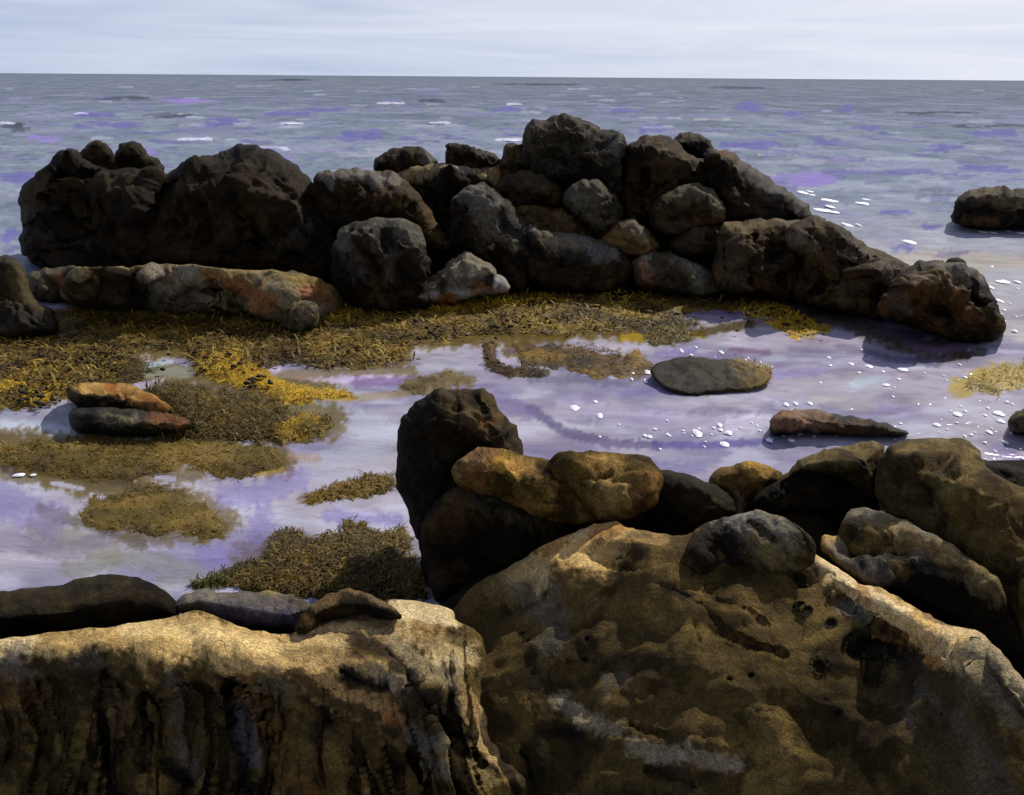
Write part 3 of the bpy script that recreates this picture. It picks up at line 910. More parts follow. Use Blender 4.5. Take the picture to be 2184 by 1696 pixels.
r('boulder', Z(2, [(1050, 560), (1110, 490), (1200, 450), (1310, 448), (1390, 485), (1450, 550), (1460, 620), (1420, 660), (1290, 665), (1180, 660), (1090, 620)]), DB, 'smooth brown rounded boulder under the left side of the peak', d=12.5, tf=.6,
  step=1.3, rough=.05, fsz=.6, seed=15, group=RG, strokes=[((96, 92, 86), Z(2, [(1260, 490), (1360, 510)]), 10, .5), ((96, 66, 30), Z(2, [(1420, 560), (1440, 600)]), 8, .5)])
r('rock_slab', Z(2, [(790, 640), (850, 575), (900, 545), (960, 538), (1040, 570), (1100, 620), (1170, 680), (1220, 760), (1270, 850), (1315, 920), (1290, 980), (1260, 1060), (1250, 1160), (1150, 1170), (1080, 1120), (1020, 1050),
                     (900, 970), (850, 950), (780, 890), (800, 720)]), DK, 'tilted black slab with a grey streak down its edge at the centre of the ridge', 'slab', d=11.5, lean=.5, tf=.6, tb=.7, step=1.3, rough=.08, fsz=.6, seed=16,
  strokes=[((116, 112, 102), Z(2, [(880, 570), (960, 640), (1000, 720), (1020, 790)]), 13, .85), ((112, 108, 100), Z(2, [(980, 600), (1080, 700), (1160, 800), (1200, 850)]), 13, .75), (BLK, Z(2, [(1010, 590), (1020, 620)]), 5, .8),
           (BLK, Z(2, [(1110, 680), (1180, 780), (1260, 880)]), 6, .7), ((96, 88, 70), Z(2, [(1050, 790), (1140, 840)]), 12, .4)])
r('boulder', Z(2, [(1085, 430), (1105, 350), (1125, 290), (1180, 285), (1245, 295), (1300, 380), (1260, 470), (1150, 480)]), DB, 'small mossy boulder leaning on the left foot of the jagged peak', d=12.9, tf=.4, step=1.3, rough=.06, fsz=.3, seed=17, group=RG,
  strokes=[((110, 104, 70), Z(2, [(1130, 310), (1180, 340)]), 8, .5)])
r('boulder', Z(2, [(1225, 400), (1238, 250), (1260, 170), (1290, 143), (1350, 160), (1400, 115), (1470, 104), (1500, 115), (1560, 130), (1640, 158), (1682, 210), (1760, 200), (1822, 215), (1852, 280), (1842, 340), (1810, 390), (1850, 480),
                   (1850, 640), (1750, 620), (1600, 520), (1480, 540), (1450, 540), (1380, 470), (1280, 450)]), DG, 'jagged rough-topped grey-black boulder forming the highest peak of the ridge', d=12.7, tf=.7, tb=.9, step=1.1, rough=.1,
  fsz=.42, fac=.9, seed=18, group=RG, mat=M_RIDGE, strokes=[((140, 136, 128), Z(2, [(1640, 240), (1680, 300), (1740, 270)]), 9, .5), ((130, 128, 124), Z(2, [(1760, 260), (1810, 330)]), 8, .5), (BLK, Z(2, [(1300, 460), (1500, 440), (1700, 480)]), 16, .4),
                                                              ((96, 88, 78), Z(2, [(1300, 200), (1400, 150), (1500, 150)]), 9, .4), (BLK, Z(2, [(1700, 230), (1780, 215)]), 5, .6)])
r('boulder', Z(2, [(1485, 650), (1490, 590), (1540, 530), (1620, 500), (1690, 510), (1740, 570), (1805, 620), (1835, 680), (1815, 770), (1760, 850), (1700, 850), (1650, 780), (1560, 710)]), DG, 'egg-shaped grey boulder lying below the jagged peak', d=12.0, tf=.6,
  step=1.2, rough=.06, fsz=.5, fac=.35, seed=19, group=RG, strokes=[((116, 112, 96), Z(2, [(1530, 600), (1600, 550), (1680, 560)]), 14, .6), ((100, 96, 84), Z(2, [(1600, 640), (1640, 680)]), 10, .4)])
r('rock_slab', Z(2, [(1150, 660), (1290, 648), (1420, 660), (1520, 700), (1620, 770), (1680, 835), (1600, 870), (1450, 850), (1320, 840), (1240, 790), (1180, 720)]), BR, 'layered brownish slab resting above the grey-topped slab', 'slab', d=11.9, lean=.7,
  tf=.4, rnd=.2, step=1.2, rough=.07, fsz=.5, seed=20, strat=(3.0, (.3, 0, 1)), strokes=[(DB[1], Z(2, [(1200, 700), (1400, 760), (1600, 830)]), 8, .6), (DB[0], Z(2, [(1260, 690), (1400, 720)]), 6, .5)])
r('rock_slab', Z(2, [(1225, 1040), (1235, 900), (1230, 790), (1280, 770), (1340, 810), (1450, 830), (1700, 868), (1800, 885), (1835, 940), (1875, 1000), (1900, 1110), (1800, 1165), (1650, 1195), (1500, 1180), (1250, 1165)]), DB,
  'brown slab with a sloping grey upper face beside the tilted black slab', 'slab', d=11.5, lean=.5, tf=.6, step=1.3, rough=.09, fsz=.7, seed=21,
  strokes=[((124, 124, 122), Z(2, [(1250, 790), (1330, 840), (1500, 880), (1640, 910), (1760, 940)]), 11, .8), ((136, 114, 70), Z(2, [(1320, 850), (1560, 900)]), 5, .4), (BLK, Z(2, [(1480, 925), (1620, 950)]), 6, .6),
           (DK[2], Z(2, [(1280, 1120), (1500, 1140), (1640, 1150)]), 14, .6), (BLK, Z(2, [(1270, 850), (1300, 930)]), 8, .7)])
r('stone', Z(2, [(600, 1190), (612, 1120), (700, 1090), (750, 1040), (830, 990), (870, 955), (940, 1000), (1040, 1050), (1100, 1130), (1118, 1165), (1000, 1195), (850, 1225), (700, 1262), (640, 1245)]), ((146, 140, 126), (168, 160, 142), (112, 106, 94)),
  'pale grey wedge-shaped stone with orange spots at the foot of the ridge', 'stone', d=10.8, lean=.6, tf=.45, tb=.4, rnd=.2, step=1.1, rough=.045, fsz=.5, fac=.5, seed=22,
  strokes=[((142, 134, 116), Z(2, [(800, 1050), (900, 1040), (980, 1090)]), 18, .6), ((170, 166, 166), Z(2, [(660, 1215), (800, 1190), (940, 1170), (1090, 1140)]), 6, .8), (RUST, Z(2, [(700, 1235), (775, 1210)]), 6, .85),
           (RUST, Z(2, [(920, 1155), (1000, 1145)]), 5, .6), (BLK, Z(2, [(1005, 1110), (1012, 1120)]), 4, .8), (DG[2], Z(2, [(720, 1160), (840, 1140), (940, 1120)]), 5, .4)])
# right part of the ridge
r('boulder', Z(3, [(-180, 640), (-150, 340), (-100, 262), (0, 225), (70, 220), (130, 240), (200, 300), (350, 420), (390, 490), (300, 540), (150, 560), (40, 640), (-60, 760), (-150, 740)]), DB,
  'tall dark brown boulder right of the jagged peak', d=12.6, tf=.8, tb=.9, step=1.3, rough=.12, fsz=.8, seed=23, group=RG,
  cracks=[(Z(3, [(-30, 440), (-40, 640)]), 5, .3), (Z(3, [(0, 560), (100, 480), (250, 440)]), 4, .15)],
  strokes=[((120, 80, 40), Z(3, [(-90, 270), (0, 235), (40, 232)]), 5, .6), (BLK, Z(3, [(-130, 330), (-80, 300), (-20, 300)]), 14, .4), ((184, 160, 130), Z(3, [(70, 260), (70, 290)]), 5, .5), ((92, 86, 74), Z(3, [(170, 340), (300, 400), (330, 440)]), 14, .35)])
r('boulder', Z(3, [(125, 280), (160, 240), (185, 212), (240, 198), (320, 225), (348, 280), (380, 310), (300, 325), (200, 305)]), DK, 'small dark cap boulder on the right shoulder of the skyline', d=12.9, tf=.35, step=1.2, rough=.06, fsz=.3, seed=24, group=RG,
  strokes=[((110, 106, 92), Z(3, [(190, 230), (250, 215)]), 6, .5)])
r('rock_slab', Z(3, [(320, 310), (380, 300), (480, 318), (525, 370), (600, 418), (700, 480), (790, 540), (880, 600), (920, 648), (948, 692), (930, 722), (800, 725), (650, 740), (500, 740), (430, 720), (420, 600), (370, 500), (340, 400)]), DK,
  'long black slab sloping down to the right from the skyline', 'slab', d=12.1, lean=.3, tf=.7, tb=.8, step=1.3, rough=.08, fsz=.8, seed=25,
  strokes=[((116, 106, 80), Z(3, [(400, 310), (480, 325), (530, 380)]), 6, .6), (RUST, Z(3, [(390, 325), (460, 335)]), 4, .5), ((104, 100, 96), Z(3, [(540, 400), (700, 495), (800, 560), (900, 640)]), 7, .75), ((74, 70, 70), Z(3, [(660, 580), (740, 680)]), 12, .35)])
r('boulder', Z(3, [(10, 660), (60, 580), (150, 528), (240, 498), (310, 508), (380, 558), (428, 622), (434, 695), (390, 745), (250, 790), (100, 790), (20, 740)]), DB, 'rounded olive-brown boulder with a grey crown under the long black slab', d=11.7, tf=.6,
  step=1.2, rough=.06, fsz=.6, fac=.4, seed=26, group=RG, strokes=[((118, 114, 96), Z(3, [(180, 540), (250, 515), (340, 550), (410, 630)]), 10, .65), ((70, 52, 26), Z(3, [(40, 650), (100, 600)]), 14, .5), (SLATE, Z(3, [(100, 745), (200, 740)]), 6, .5)])
r('boulder', Z(2, [(1720, 890), (1750, 830), (1790, 785), (1880, 748), (1950, 785), (2010, 860), (2060, 910), (1960, 960), (1850, 940)]), BR, 'low tan-brown rounded stone wedged at the middle of the right-hand pile', d=11.5, tf=.45, step=1.2, rough=.05, fsz=.5, fac=.4, seed=27, group=RG,
  strokes=[((124, 122, 124), Z(2, [(1890, 780), (1950, 810)]), 9, .6), ((110, 84, 46), Z(2, [(1780, 840), (1880, 890)]), 14, .5)])
r('boulder', Z(3, [(120, 850), (180, 790), (280, 750), (400, 740), (470, 790), (430, 880), (300, 890), (180, 895), (130, 880)]), DB, 'flat brown stone between the grey streaked block and the grey-crowned boulder', d=11.5, tf=.4, step=1.2, rough=.06, fsz=.5, seed=28, group=RG,
  strokes=[((100, 96, 96), Z(3, [(180, 830), (260, 810)]), 9, .4)])
r('boulder', Z(3, [(380, 1020), (400, 860), (420, 740), (560, 725), (700, 715), (800, 715), (930, 722), (990, 790), (1000, 900), (960, 1000), (900, 1100), (870, 1180), (700, 1150), (560, 1130), (400, 1115)]), DB,
  'wide fluted brown boulder with a sandy top edge in the right half of the ridge', d=11.1, lean=.5, tf=.6, tb=.9, step=1.3, rough=.11, fsz=.7, seed=29, group=RG,
  cracks=[(Z(3, [(440, 870), (450, 1080)]), 5, .2), (Z(3, [(620, 800), (600, 1080)]), 5, .2), (Z(3, [(720, 850), (800, 1080)]), 6, .2), (Z(3, [(900, 950), (860, 1120)]), 6, .2)],
  strokes=[((140, 122, 80), Z(3, [(440, 740), (600, 745), (760, 750), (880, 760)]), 7, .75), (SLATE, Z(3, [(790, 745), (860, 740)]), 7, .6), (SLATE, Z(3, [(480, 900), (500, 1050)]), 18, .35), (SLATE, Z(3, [(700, 950), (800, 1080)]), 14, .35),
           ((84, 60, 28), Z(3, [(640, 880), (660, 1040)]), 14, .4)])
r('boulder', Z(3, [(800, 830), (830, 740), (930, 700), (975, 690), (1050, 718), (1150, 778), (1250, 850), (1370, 910), (1460, 962), (1540, 1010), (1520, 1090), (1440, 1170), (1370, 1265), (1200, 1250), (1050, 1215), (850, 1185), (870, 1050), (940, 950), (880, 880)]), DB,
  'long boulder with slanting grey bands running down towards the right-hand point', d=10.45, lean=.4, tf=.5, tb=1.0, step=1.3, rough=.11, fsz=.7, seed=30, group=RG, strat=(2.2, (.6, 0, .8)),
  cracks=[(Z(3, [(1150, 950), (1000, 1080), (900, 1160)]), 6, .2), (Z(3, [(1250, 1000), (1150, 1200)]), 6, .15), (Z(3, [(1120, 830), (1300, 980), (1420, 1060)]), 5, .15)],
  strokes=[((124, 120, 108), Z(3, [(820, 815), (940, 870), (1080, 900)]), 8, .75), ((128, 124, 116), Z(3, [(1170, 880), (1280, 970), (1390, 1050)]), 9, .75), ((112, 104, 86), Z(3, [(980, 700), (1100, 770), (1300, 900), (1480, 990)]), 9, .5),
           ((86, 62, 28), Z(3, [(980, 960), (1060, 1000)]), 18, .4), (SLATE, Z(3, [(1150, 1040), (1170, 1160)]), 14, .35), ((92, 64, 28), Z(3, [(1280, 1080), (1320, 1200)]), 16, .4)])
r('boulder', Z(3, [(-90, 1000), (-70, 920), (0, 895), (150, 908), (250, 958), (350, 1010), (405, 1060), (395, 1115), (250, 1130), (100, 1120), (0, 1100), (-80, 1060)]), GR, 'low brown block with vertical pale grey streaks at the ridge foot', d=11.3, lean=.4, tf=.4,
  step=1.2, rough=.06, fsz=.5, seed=31, group=RG, strokes=[((150, 146, 138), Z(3, [(0, 920), (10, 1000)]), 10, .7), ((150, 148, 136), Z(3, [(130, 940), (200, 980), (280, 1000)]), 7, .6), (DB[0], Z(3, [(60, 930), (70, 1080)]), 11, .7),
                                                       (DB[0], Z(3, [(150, 1000), (170, 1090)]), 10, .5), ((140, 138, 128), Z(3, [(290, 1010), (310, 1080)]), 9, .6), (RUST, Z(3, [(-70, 960), (-40, 1030)]), 10, .5)])
r('boulder', Z(3, [(1330, 1250), (1360, 1150), (1430, 1060), (1500, 1000), (1550, 960), (1640, 948), (1700, 960), (1830, 965), (1900, 1000), (1950, 1060), (1992, 1160), (2030, 1220), (2062, 1290), (2062, 1345), (2000, 1395), (1900, 1402),
                   (1750, 1392), (1600, 1340), (1450, 1280)]), DB, 'rounded dark boulder with flat grey flakes on top ending the ridge at the right', d=9.45, lean=.35, tf=.5, tb=.8, step=1.3, rough=.09, fsz=.6, seed=32, group=RG,
  cracks=[(Z(3, [(1500, 1090), (1420, 1250)]), 5, .15), (Z(3, [(1660, 1090), (1720, 1250)]), 5, .15), (Z(3, [(1870, 1120), (1900, 1190), (1960, 1190)]), 5, .18)],
  strokes=[(GREY, Z(3, [(1540, 1078), (1650, 1078)]), 6, .85), (GREY, Z(3, [(1770, 1088), (1900, 1090)]), 7, .8), (GREY, Z(3, [(1700, 980), (1760, 1000), (1850, 1000)]), 8, .7), ((104, 68, 28), Z(3, [(1830, 1120), (1850, 1250)]), 12, .6),
           ((120, 80, 30), Z(3, [(1350, 1210), (1360, 1240)]), 8, .5), ((104, 72, 30), Z(3, [(1600, 1080), (1560, 1220)]), 14, .4), (BLK, Z(3, [(1900, 1110), (1960, 1150)]), 14, .6), (GREY, Z(3, [(1890, 1020), (1930, 1050)]), 7, .6),
           ((110, 104, 92), Z(3, [(1580, 990), (1660, 985)]), 8, .5), (SLATE, Z(3, [(1440, 1180), (1480, 1230)]), 10, .4)])
r('stone', Z(3, [(1740, 965), (1752, 942), (1800, 936), (1835, 958), (1835, 980), (1790, 990), (1750, 985)]), DK, 'small dark stone sitting on top of the end boulder', 'stone', d=9.85, tf=.1, tb=.15, step=.9, rough=.02, fsz=.15, seed=33, jit=.6)
r('boulder', Z(3, [(1772, 690), (1790, 610), (1830, 568), (1900, 540), (2000, 520), (2060, 514), (2130, 540), (2184, 533), (2300, 560), (2350, 680), (2300, 735), (2100, 728), (1950, 736), (1850, 726)]), DK,
  'flat-topped brown sea rock standing alone in open water at the right edge', d=17.0, tf=.7, tb=1, step=1.2, rough=.1, fsz=.7, seed=34, strokes=[((132, 120, 92), Z(3, [(1900, 560), (2000, 545), (2080, 590), (2184, 590)]), 9, .7), (BLK, Z(3, [(1850, 620), (1960, 660)]), 14, .5),
                                                                                                   ((112, 84, 44), Z(3, [(1830, 715), (2000, 725)]), 5, .6)])
# rocks standing in the pool
r('boulder', Z(4, [(335, 360), (350, 310), (400, 298), (520, 293), (620, 303), (720, 328), (820, 378), (900, 430), (860, 470), (600, 450), (450, 425), (375, 405)]), BR, 'weathered stone with an orange-gold top lying on a dark stone in the left weed',
  d=6.85, lean=1.2, tf=.28, tb=.3, rnd=.12, step=1.4, rough=.04, fsz=.35, seed=35, mat=M_NEAR, strokes=[((206, 164, 92), Z(4, [(410, 340), (520, 320), (560, 330)]), 8, .85), (RUST, Z(4, [(570, 325), (620, 330)]), 7, .85), ((196, 148, 84), Z(4, [(640, 330), (720, 370), (820, 400)]), 9, .75),
                                                                                     (BLK, Z(4, [(350, 370), (420, 400)]), 9, .7), (BLK, Z(4, [(470, 385), (560, 375), (610, 400)]), 7, .8), ((120, 70, 36), Z(4, [(760, 400), (850, 440)]), 7, .5)])
r('boulder', Z(4, [(352, 450), (420, 420), (600, 425), (780, 440), (960, 470), (1000, 520), (900, 565), (780, 580), (600, 580), (450, 565), (380, 555), (358, 500)]), DG, 'dark layered stone under the golden-topped one in the left weed', d=6.6, lean=.8, tf=.25, tb=.35,
  rnd=.15, step=1.4, rough=.04, fsz=.35, strat=(3, (0, 0, 1)), seed=36, mat=M_WET, strokes=[((140, 130, 96), Z(4, [(500, 480), (680, 485)]), 6, .6), ((130, 76, 36), Z(4, [(800, 480), (930, 495)]), 8, .75), (BLK, Z(4, [(370, 450), (480, 440)]), 8, .6), (BLK, Z(4, [(400, 550), (700, 570)]), 6, .5)])
r('boulder', Z(5, [(235, 800), (250, 690), (245, 560), (278, 480), (330, 410), (400, 370), (450, 333), (520, 335), (600, 340), (680, 328), (735, 345), (775, 400), (812, 470), (862, 520), (885, 590), (912, 690), (940, 900), (900, 1200), (700, 1420), (520, 1470),
                   (440, 1455), (385, 1430), (365, 1390), (370, 1250), (362, 1130), (320, 1050), (288, 920), (248, 860)]), DB, 'tall upright black-brown rock standing at the edge of the tide pool in the centre', d=4.52, lean=.12, tf=.34, tb=.4, rnd=.22, step=1.8, rough=.05, fsz=.42,
  seed=37, mat=M_NEAR, cracks=[(Z(5, [(520, 350), (520, 600), (470, 800), (400, 1050)]), 8, -.07), (Z(5, [(540, 360), (580, 460)]), 4, .06), (Z(5, [(640, 360), (720, 450)]), 4, .06), (Z(5, [(530, 720), (640, 660), (720, 650)]), 5, .08), (Z(5, [(700, 500), (760, 560)]), 5, .05)],
  strokes=[(DK[2], Z(5, [(420, 400), (400, 560), (350, 700), (330, 900), (400, 1200), (450, 1400)]), 40, .75), ((110, 92, 56), Z(5, [(520, 360), (540, 440), (600, 500), (740, 490)]), 11, .6), ((104, 86, 52), Z(5, [(620, 400), (720, 370)]), 18, .5),  # left flank painted dark where the rock stands in shade
           ((96, 84, 62), Z(5, [(760, 520), (830, 600)]), 22, .4), ((124, 84, 44), Z(5, [(680, 490), (760, 490)]), 6, .5), (BLK, Z(5, [(550, 370), (570, 450)]), 5, .7), (BLK, Z(5, [(650, 360), (720, 450)]), 5, .7), (BLK, Z(5, [(540, 720), (640, 655), (720, 650)]), 7, .6),
           ((112, 76, 40), Z(5, [(520, 1320), (560, 1340)]), 14, .4)])
r('boulder', Z(5, [(545, 770), (560, 740), (600, 700), (680, 660), (780, 658), (900, 690), (1000, 708), (1080, 738), (1140, 765), (1200, 880), (1270, 930), (1300, 1010), (1180, 1020), (1000, 990), (850, 920), (750, 870), (600, 845)]), GO,
  'golden-brown rounded slab draped across the foot of the upright rock', ctrl=[(*Z(5, [c[:2]])[0], c[2]) for c in [(560, 770, .80), (700, 660, .89), (900, 690, .86), (1100, 750, .82), (1290, 1000, .68), (1000, 980, .69), (800, 890, .73), (900, 800, .82)]], tf=.1, tb=.4, rnd=.12, step=1.8, rough=.036, fsz=.3, fac=.5, ang=1.4, seed=38, mat=M_NEAR, grow=4,
  strokes=[((176, 128, 88), Z(5, [(660, 690), (780, 690)]), 12, .75), ((200, 160, 60), Z(5, [(800, 700), (850, 715)]), 10, .8), ((184, 138, 84), Z(5, [(860, 710), (930, 730)]), 8, .7), ((150, 132, 96), Z(5, [(570, 760), (640, 700)]), 9, .5),
           ((160, 130, 76), Z(5, [(1010, 770), (1060, 830)]), 8, .5), ((124, 78, 42), Z(5, [(620, 770), (680, 800)]), 10, .5), (BLK, Z(5, [(1010, 720), (1080, 790)]), 4, .6)])
r('boulder', Z(5, [(1040, 760), (1060, 710), (1200, 688), (1350, 693), (1520, 698), (1590, 740), (1610, 800), (1600, 900), (1500, 970), (1400, 1000), (1300, 990), (1230, 900), (1140, 830)]), GO, 'golden-brown lumpy boulder in the middle of the centre row, flecked with tan',
  ctrl=[(*Z(5, [c[:2]])[0], c[2]) for c in [(1060, 720, .83), (1350, 693, .86), (1580, 740, .83), (1600, 900, .74), (1300, 990, .69), (1180, 860, .78), (1400, 820, .82)]], tf=.1, tb=.4, rnd=.12, step=1.8, rough=.04, fsz=.3, fac=.5, ang=1.4, seed=39, mat=M_NEAR, grow=5, cracks=[(Z(5, [(1120, 720), (1160, 820), (1200, 880)]), 5, .06)],
  strokes=[((176, 140, 76), Z(5, [(1270, 715), (1300, 720)]), 9, .7), ((170, 136, 76), Z(5, [(1340, 720), (1380, 725)]), 9, .6), ((168, 124, 80), Z(5, [(1450, 850), (1550, 810)]), 7, .6), ((160, 138, 92), Z(5, [(1350, 920), (1400, 900)]), 12, .5),
           ((176, 150, 90), Z(5, [(1370, 840), (1390, 830)]), 8, .6), (DB[0], Z(5, [(1120, 720), (1160, 820)]), 8, .5), ((120, 80, 36), Z(5, [(1540, 860), (1570, 830)]), 10, .5), ((150, 128, 82), Z(5, [(1290, 780), (1300, 810)]), 6, .5)])
r('boulder', Z(5, [(1390, 960), (1560, 900), (1580, 800), (1620, 770), (1750, 790), (1900, 848), (1972, 900), (2005, 970), (1960, 1015), (1800, 1085), (1700, 1120), (1560, 1090), (1430, 1080), (1300, 1060), (1290, 1000)]), DK,  # its black colour stands in for the shadow on this front
  'smooth boulder coloured shadow-black for the shaded right end of the centre row', d=3.85, lean=.3, tf=.22, tb=.35, step=1.8, rough=.03, fsz=.4, fac=.3, seed=40, mat=M_NEAR, grow=4, strokes=[((60, 54, 46), Z(5, [(1660, 800), (1900, 870)]), 20, .4)])
r('boulder', Z(5, [(385, 1060), (440, 960), (520, 870), (600, 832), (700, 858), (900, 930), (1050, 980), (1290, 1000), (1220, 1070), (1100, 1130), (1000, 1210), (870, 1300), (700, 1370), (560, 1430), (455, 1450), (420, 1310), (385, 1160)]), DK,
  'broad black sloping boulder in front of the upright rock and under the golden slab', d=3.98, lean=.35, tf=.2, tb=.4, step=1.8, rough=.035, fsz=.45, fac=.4, seed=41, mat=M_NEAR, grow=3,
  strokes=[((84, 70, 42), Z(5, [(560, 870), (700, 890), (900, 960), (1050, 1010)]), 16, .6), (SLATE, Z(5, [(690, 910), (820, 960), (920, 1010)]), 12, .4), ((96, 68, 34), Z(5, [(470, 1050), (560, 980)]), 14, .5), ((92, 66, 36), Z(5, [(510, 1340), (560, 1310)]), 14, .5)])
r('boulder', Z(6, [(0, 250), (20, 210), (80, 180), (200, 163), (280, 170), (420, 175), (520, 210), (645, 262), (620, 300), (540, 340), (430, 347), (350, 355), (200, 372), (100, 352), (45, 300)]), DK, 'low weed-covered rock like a fish shape, awash in the right of the pool',
  d=7.5, lean=5.5, tf=.06, tb=.2, rnd=.1, step=1.4, rough=.022, fsz=.35, fac=.3, ang=.5, seed=42, mat=M_WET, strokes=[((136, 110, 34), Z(6, [(420, 260), (540, 270), (610, 265)]), 24, .75), ((110, 84, 28), Z(6, [(300, 200), (400, 220)]), 16, .5), ((40, 36, 26), Z(6, [(60, 240), (200, 240), (320, 280)]), 34, .9)])
r('stone', Z(6, [(622, 575), (630, 490), (680, 443), (760, 440), (900, 440), (960, 460), (1100, 480), (1250, 520), (1380, 572), (1300, 588), (1100, 578), (950, 568), (800, 560), (700, 572)]), DB, 'low dark stone with a pinkish-brown end, ringed by white sparkles', 'stone',
  d=6.6, lean=.9, tf=.16, tb=.25, rnd=.12, step=1.3, rough=.03, fsz=.3, fac=.5, seed=43, mat=M_WET, strokes=[((140, 104, 78), Z(6, [(670, 490), (740, 490)]), 14, .85), ((142, 110, 88), Z(6, [(800, 480), (880, 480)]), 13, .8), ((110, 76, 30), Z(6, [(960, 540), (1100, 530)]), 9, .5)])
r('boulder', Z(6, [(1862, 545), (1870, 490), (1900, 450), (1960, 425), (2060, 430), (2120, 520), (2080, 580), (1952, 582)]), GR, 'grey-green rock barely entering the picture at the right edge of the pool', d=6.7, tf=.2, tb=.25, step=1.4, rough=.03, fsz=.3, seed=44, mat=M_NEAR)
# ------------------------------------------------------------------ near shore rocks
def cz(reg, pts):
    return [(*Z(reg, [(p[0], p[1])])[0], p[2]) for p in pts]


r('boulder', Z(6, [(290, 860), (300, 815), (340, 748), (430, 735), (500, 708), (560, 714), (632, 740), (710, 790), (670, 860), (580, 910), (520, 960), (490, 1010), (420, 1010), (430, 930), (390, 880)]), GO, 'small ochre boulder glimpsed between the black boulder and the domed one',
  d=3.95, lean=.5, tf=.14, tb=.25, step=1.8, rough=.02, fsz=.3, fac=.35, seed=50, mat=M_NEAR, strokes=[((206, 160, 84), Z(6, [(530, 735), (590, 760)]), 9, .8), ((166, 136, 84), Z(6, [(330, 830), (400, 790)]), 16, .5), ((120, 84, 40), Z(6, [(440, 800), (520, 830)]), 12, .4),
                                                                                               ((150, 140, 110), Z(6, [(450, 940), (480, 990)]), 10, .6)])
r('boulder', Z(6, [(505, 930), (600, 850), (700, 800), (800, 770), (960, 790), (1060, 840), (1150, 910), (1220, 960), (1050, 1090), (900, 1110), (800, 1050), (690, 1000), (560, 975)]), DK, 'black rock added as the shade in the hollow under the domed brown boulder',
  d=3.95, lean=.2, tf=.1, tb=.3, step=2, rough=.025, fsz=.3, seed=51, mat=M_NEAR)  # added rock; its black is the shade of the hollow
r('boulder', Z(6, [(640, 820), (720, 770), (745, 725), (820, 678), (900, 650), (1000, 638), (1120, 608), (1220, 615), (1230, 700), (1220, 850), (1200, 930), (1120, 890), (1040, 830), (950, 790), (850, 780), (740, 800), (680, 850)]), BR,
  'domed khaki boulder overhanging a black hollow', d=3.85, lean=.5, tf=.3, tb=.3, rnd=.15, step=1.9, rough=.025, fsz=.4, fac=.4, seed=52, mat=M_NEAR, cracks=[(Z(6, [(990, 665), (1050, 700), (1110, 735)]), 3, .05)],
  strokes=[(BLK, Z(6, [(995, 668), (1050, 695), (1110, 735)]), 4, .7), ((164, 148, 104), Z(6, [(850, 690), (1000, 660), (1150, 630)]), 12, .35)])
r('boulder', Z(6, [(1720, 760), (1722, 715), (1790, 712), (1900, 738), (2100, 755), (2160, 900), (2000, 930), (1850, 890), (1760, 830)]), DG, 'dark grey rock behind the great brown boulder at the right edge', d=4.1, lean=.4, tf=.15, tb=.3, step=2, rough=.03, fsz=.35, seed=53, mat=M_NEAR,
  strokes=[(BLK, Z(6, [(1730, 730), (1840, 790)]), 10, .6)])
r('boulder', Z(6, [(1165, 850), (1180, 740), (1205, 675), (1250, 628), (1330, 600), (1450, 588), (1575, 583), (1665, 605), (1722, 655), (1740, 725), (1830, 800), (2000, 860), (2250, 900), (2300, 1300), (2250, 1720), (2000, 1700), (1850, 1530), (1760, 1400), (1640, 1250),
                   (1560, 1170), (1400, 1080), (1280, 1010), (1210, 940)]), BR, 'great brown rounded boulder running down the right side with streaky khaki grain',
  ctrl=cz(6, [(1200, 900, .72), (1250, 640, .93), (1450, 590, .96), (1650, 610, .95), (1700, 800, 1.0), (1450, 850, .88), (2100, 900, .98), (2200, 1300, .88), (1900, 1200, .83), (1700, 1250, .75), (1500, 1080, .75), (2000, 1600, .7), (1850, 1500, .66)]),
  tf=.1, tb=.5, rnd=.15, step=2, rough=.035, fsz=.4, fac=.4, seed=54, mat=M_NEAR, strat=(1.8, (.2, .3, 1)),
  strokes=[(BLK, Z(6, [(1240, 640), (1330, 605), (1440, 592)]), 5, .5), ((160, 144, 100), Z(6, [(1330, 640), (1500, 620), (1640, 640)]), 14, .35), (DB[0], Z(6, [(1300, 760), (1450, 700), (1600, 690)]), 12, .35), ((150, 132, 84), Z(6, [(1500, 820), (1650, 780)]), 10, .35),
           ((156, 132, 78), Z(6, [(1860, 1150), (1952, 1180)]), 14, .4), ((84, 64, 34), Z(6, [(1650, 1000), (1850, 1050)]), 24, .4)])
r('boulder', Z(6, [(985, 1090), (1000, 1020), (1045, 968), (1110, 952), (1200, 975), (1290, 1010), (1420, 1060), (1400, 1130), (1240, 1180), (1120, 1250), (1050, 1200)]), BR, 'small grey-topped stone tucked into the angle below the great brown boulder', ctrl=cz(6, [(1000, 1100, .77), (1110, 960, .84), (1270, 1020, .83), (1400, 1080, .8), (1120, 1230, .74)]), tf=.08, tb=.2, step=2, rough=.02, fsz=.25,
  fac=.4, seed=55, mat=M_NEAR, strokes=[(GREY, Z(6, [(1060, 980), (1150, 975), (1220, 1000)]), 9, .75), (BLK, Z(6, [(1070, 1110), (1090, 1050), (1180, 1020), (1260, 1015)]), 9, .6)])
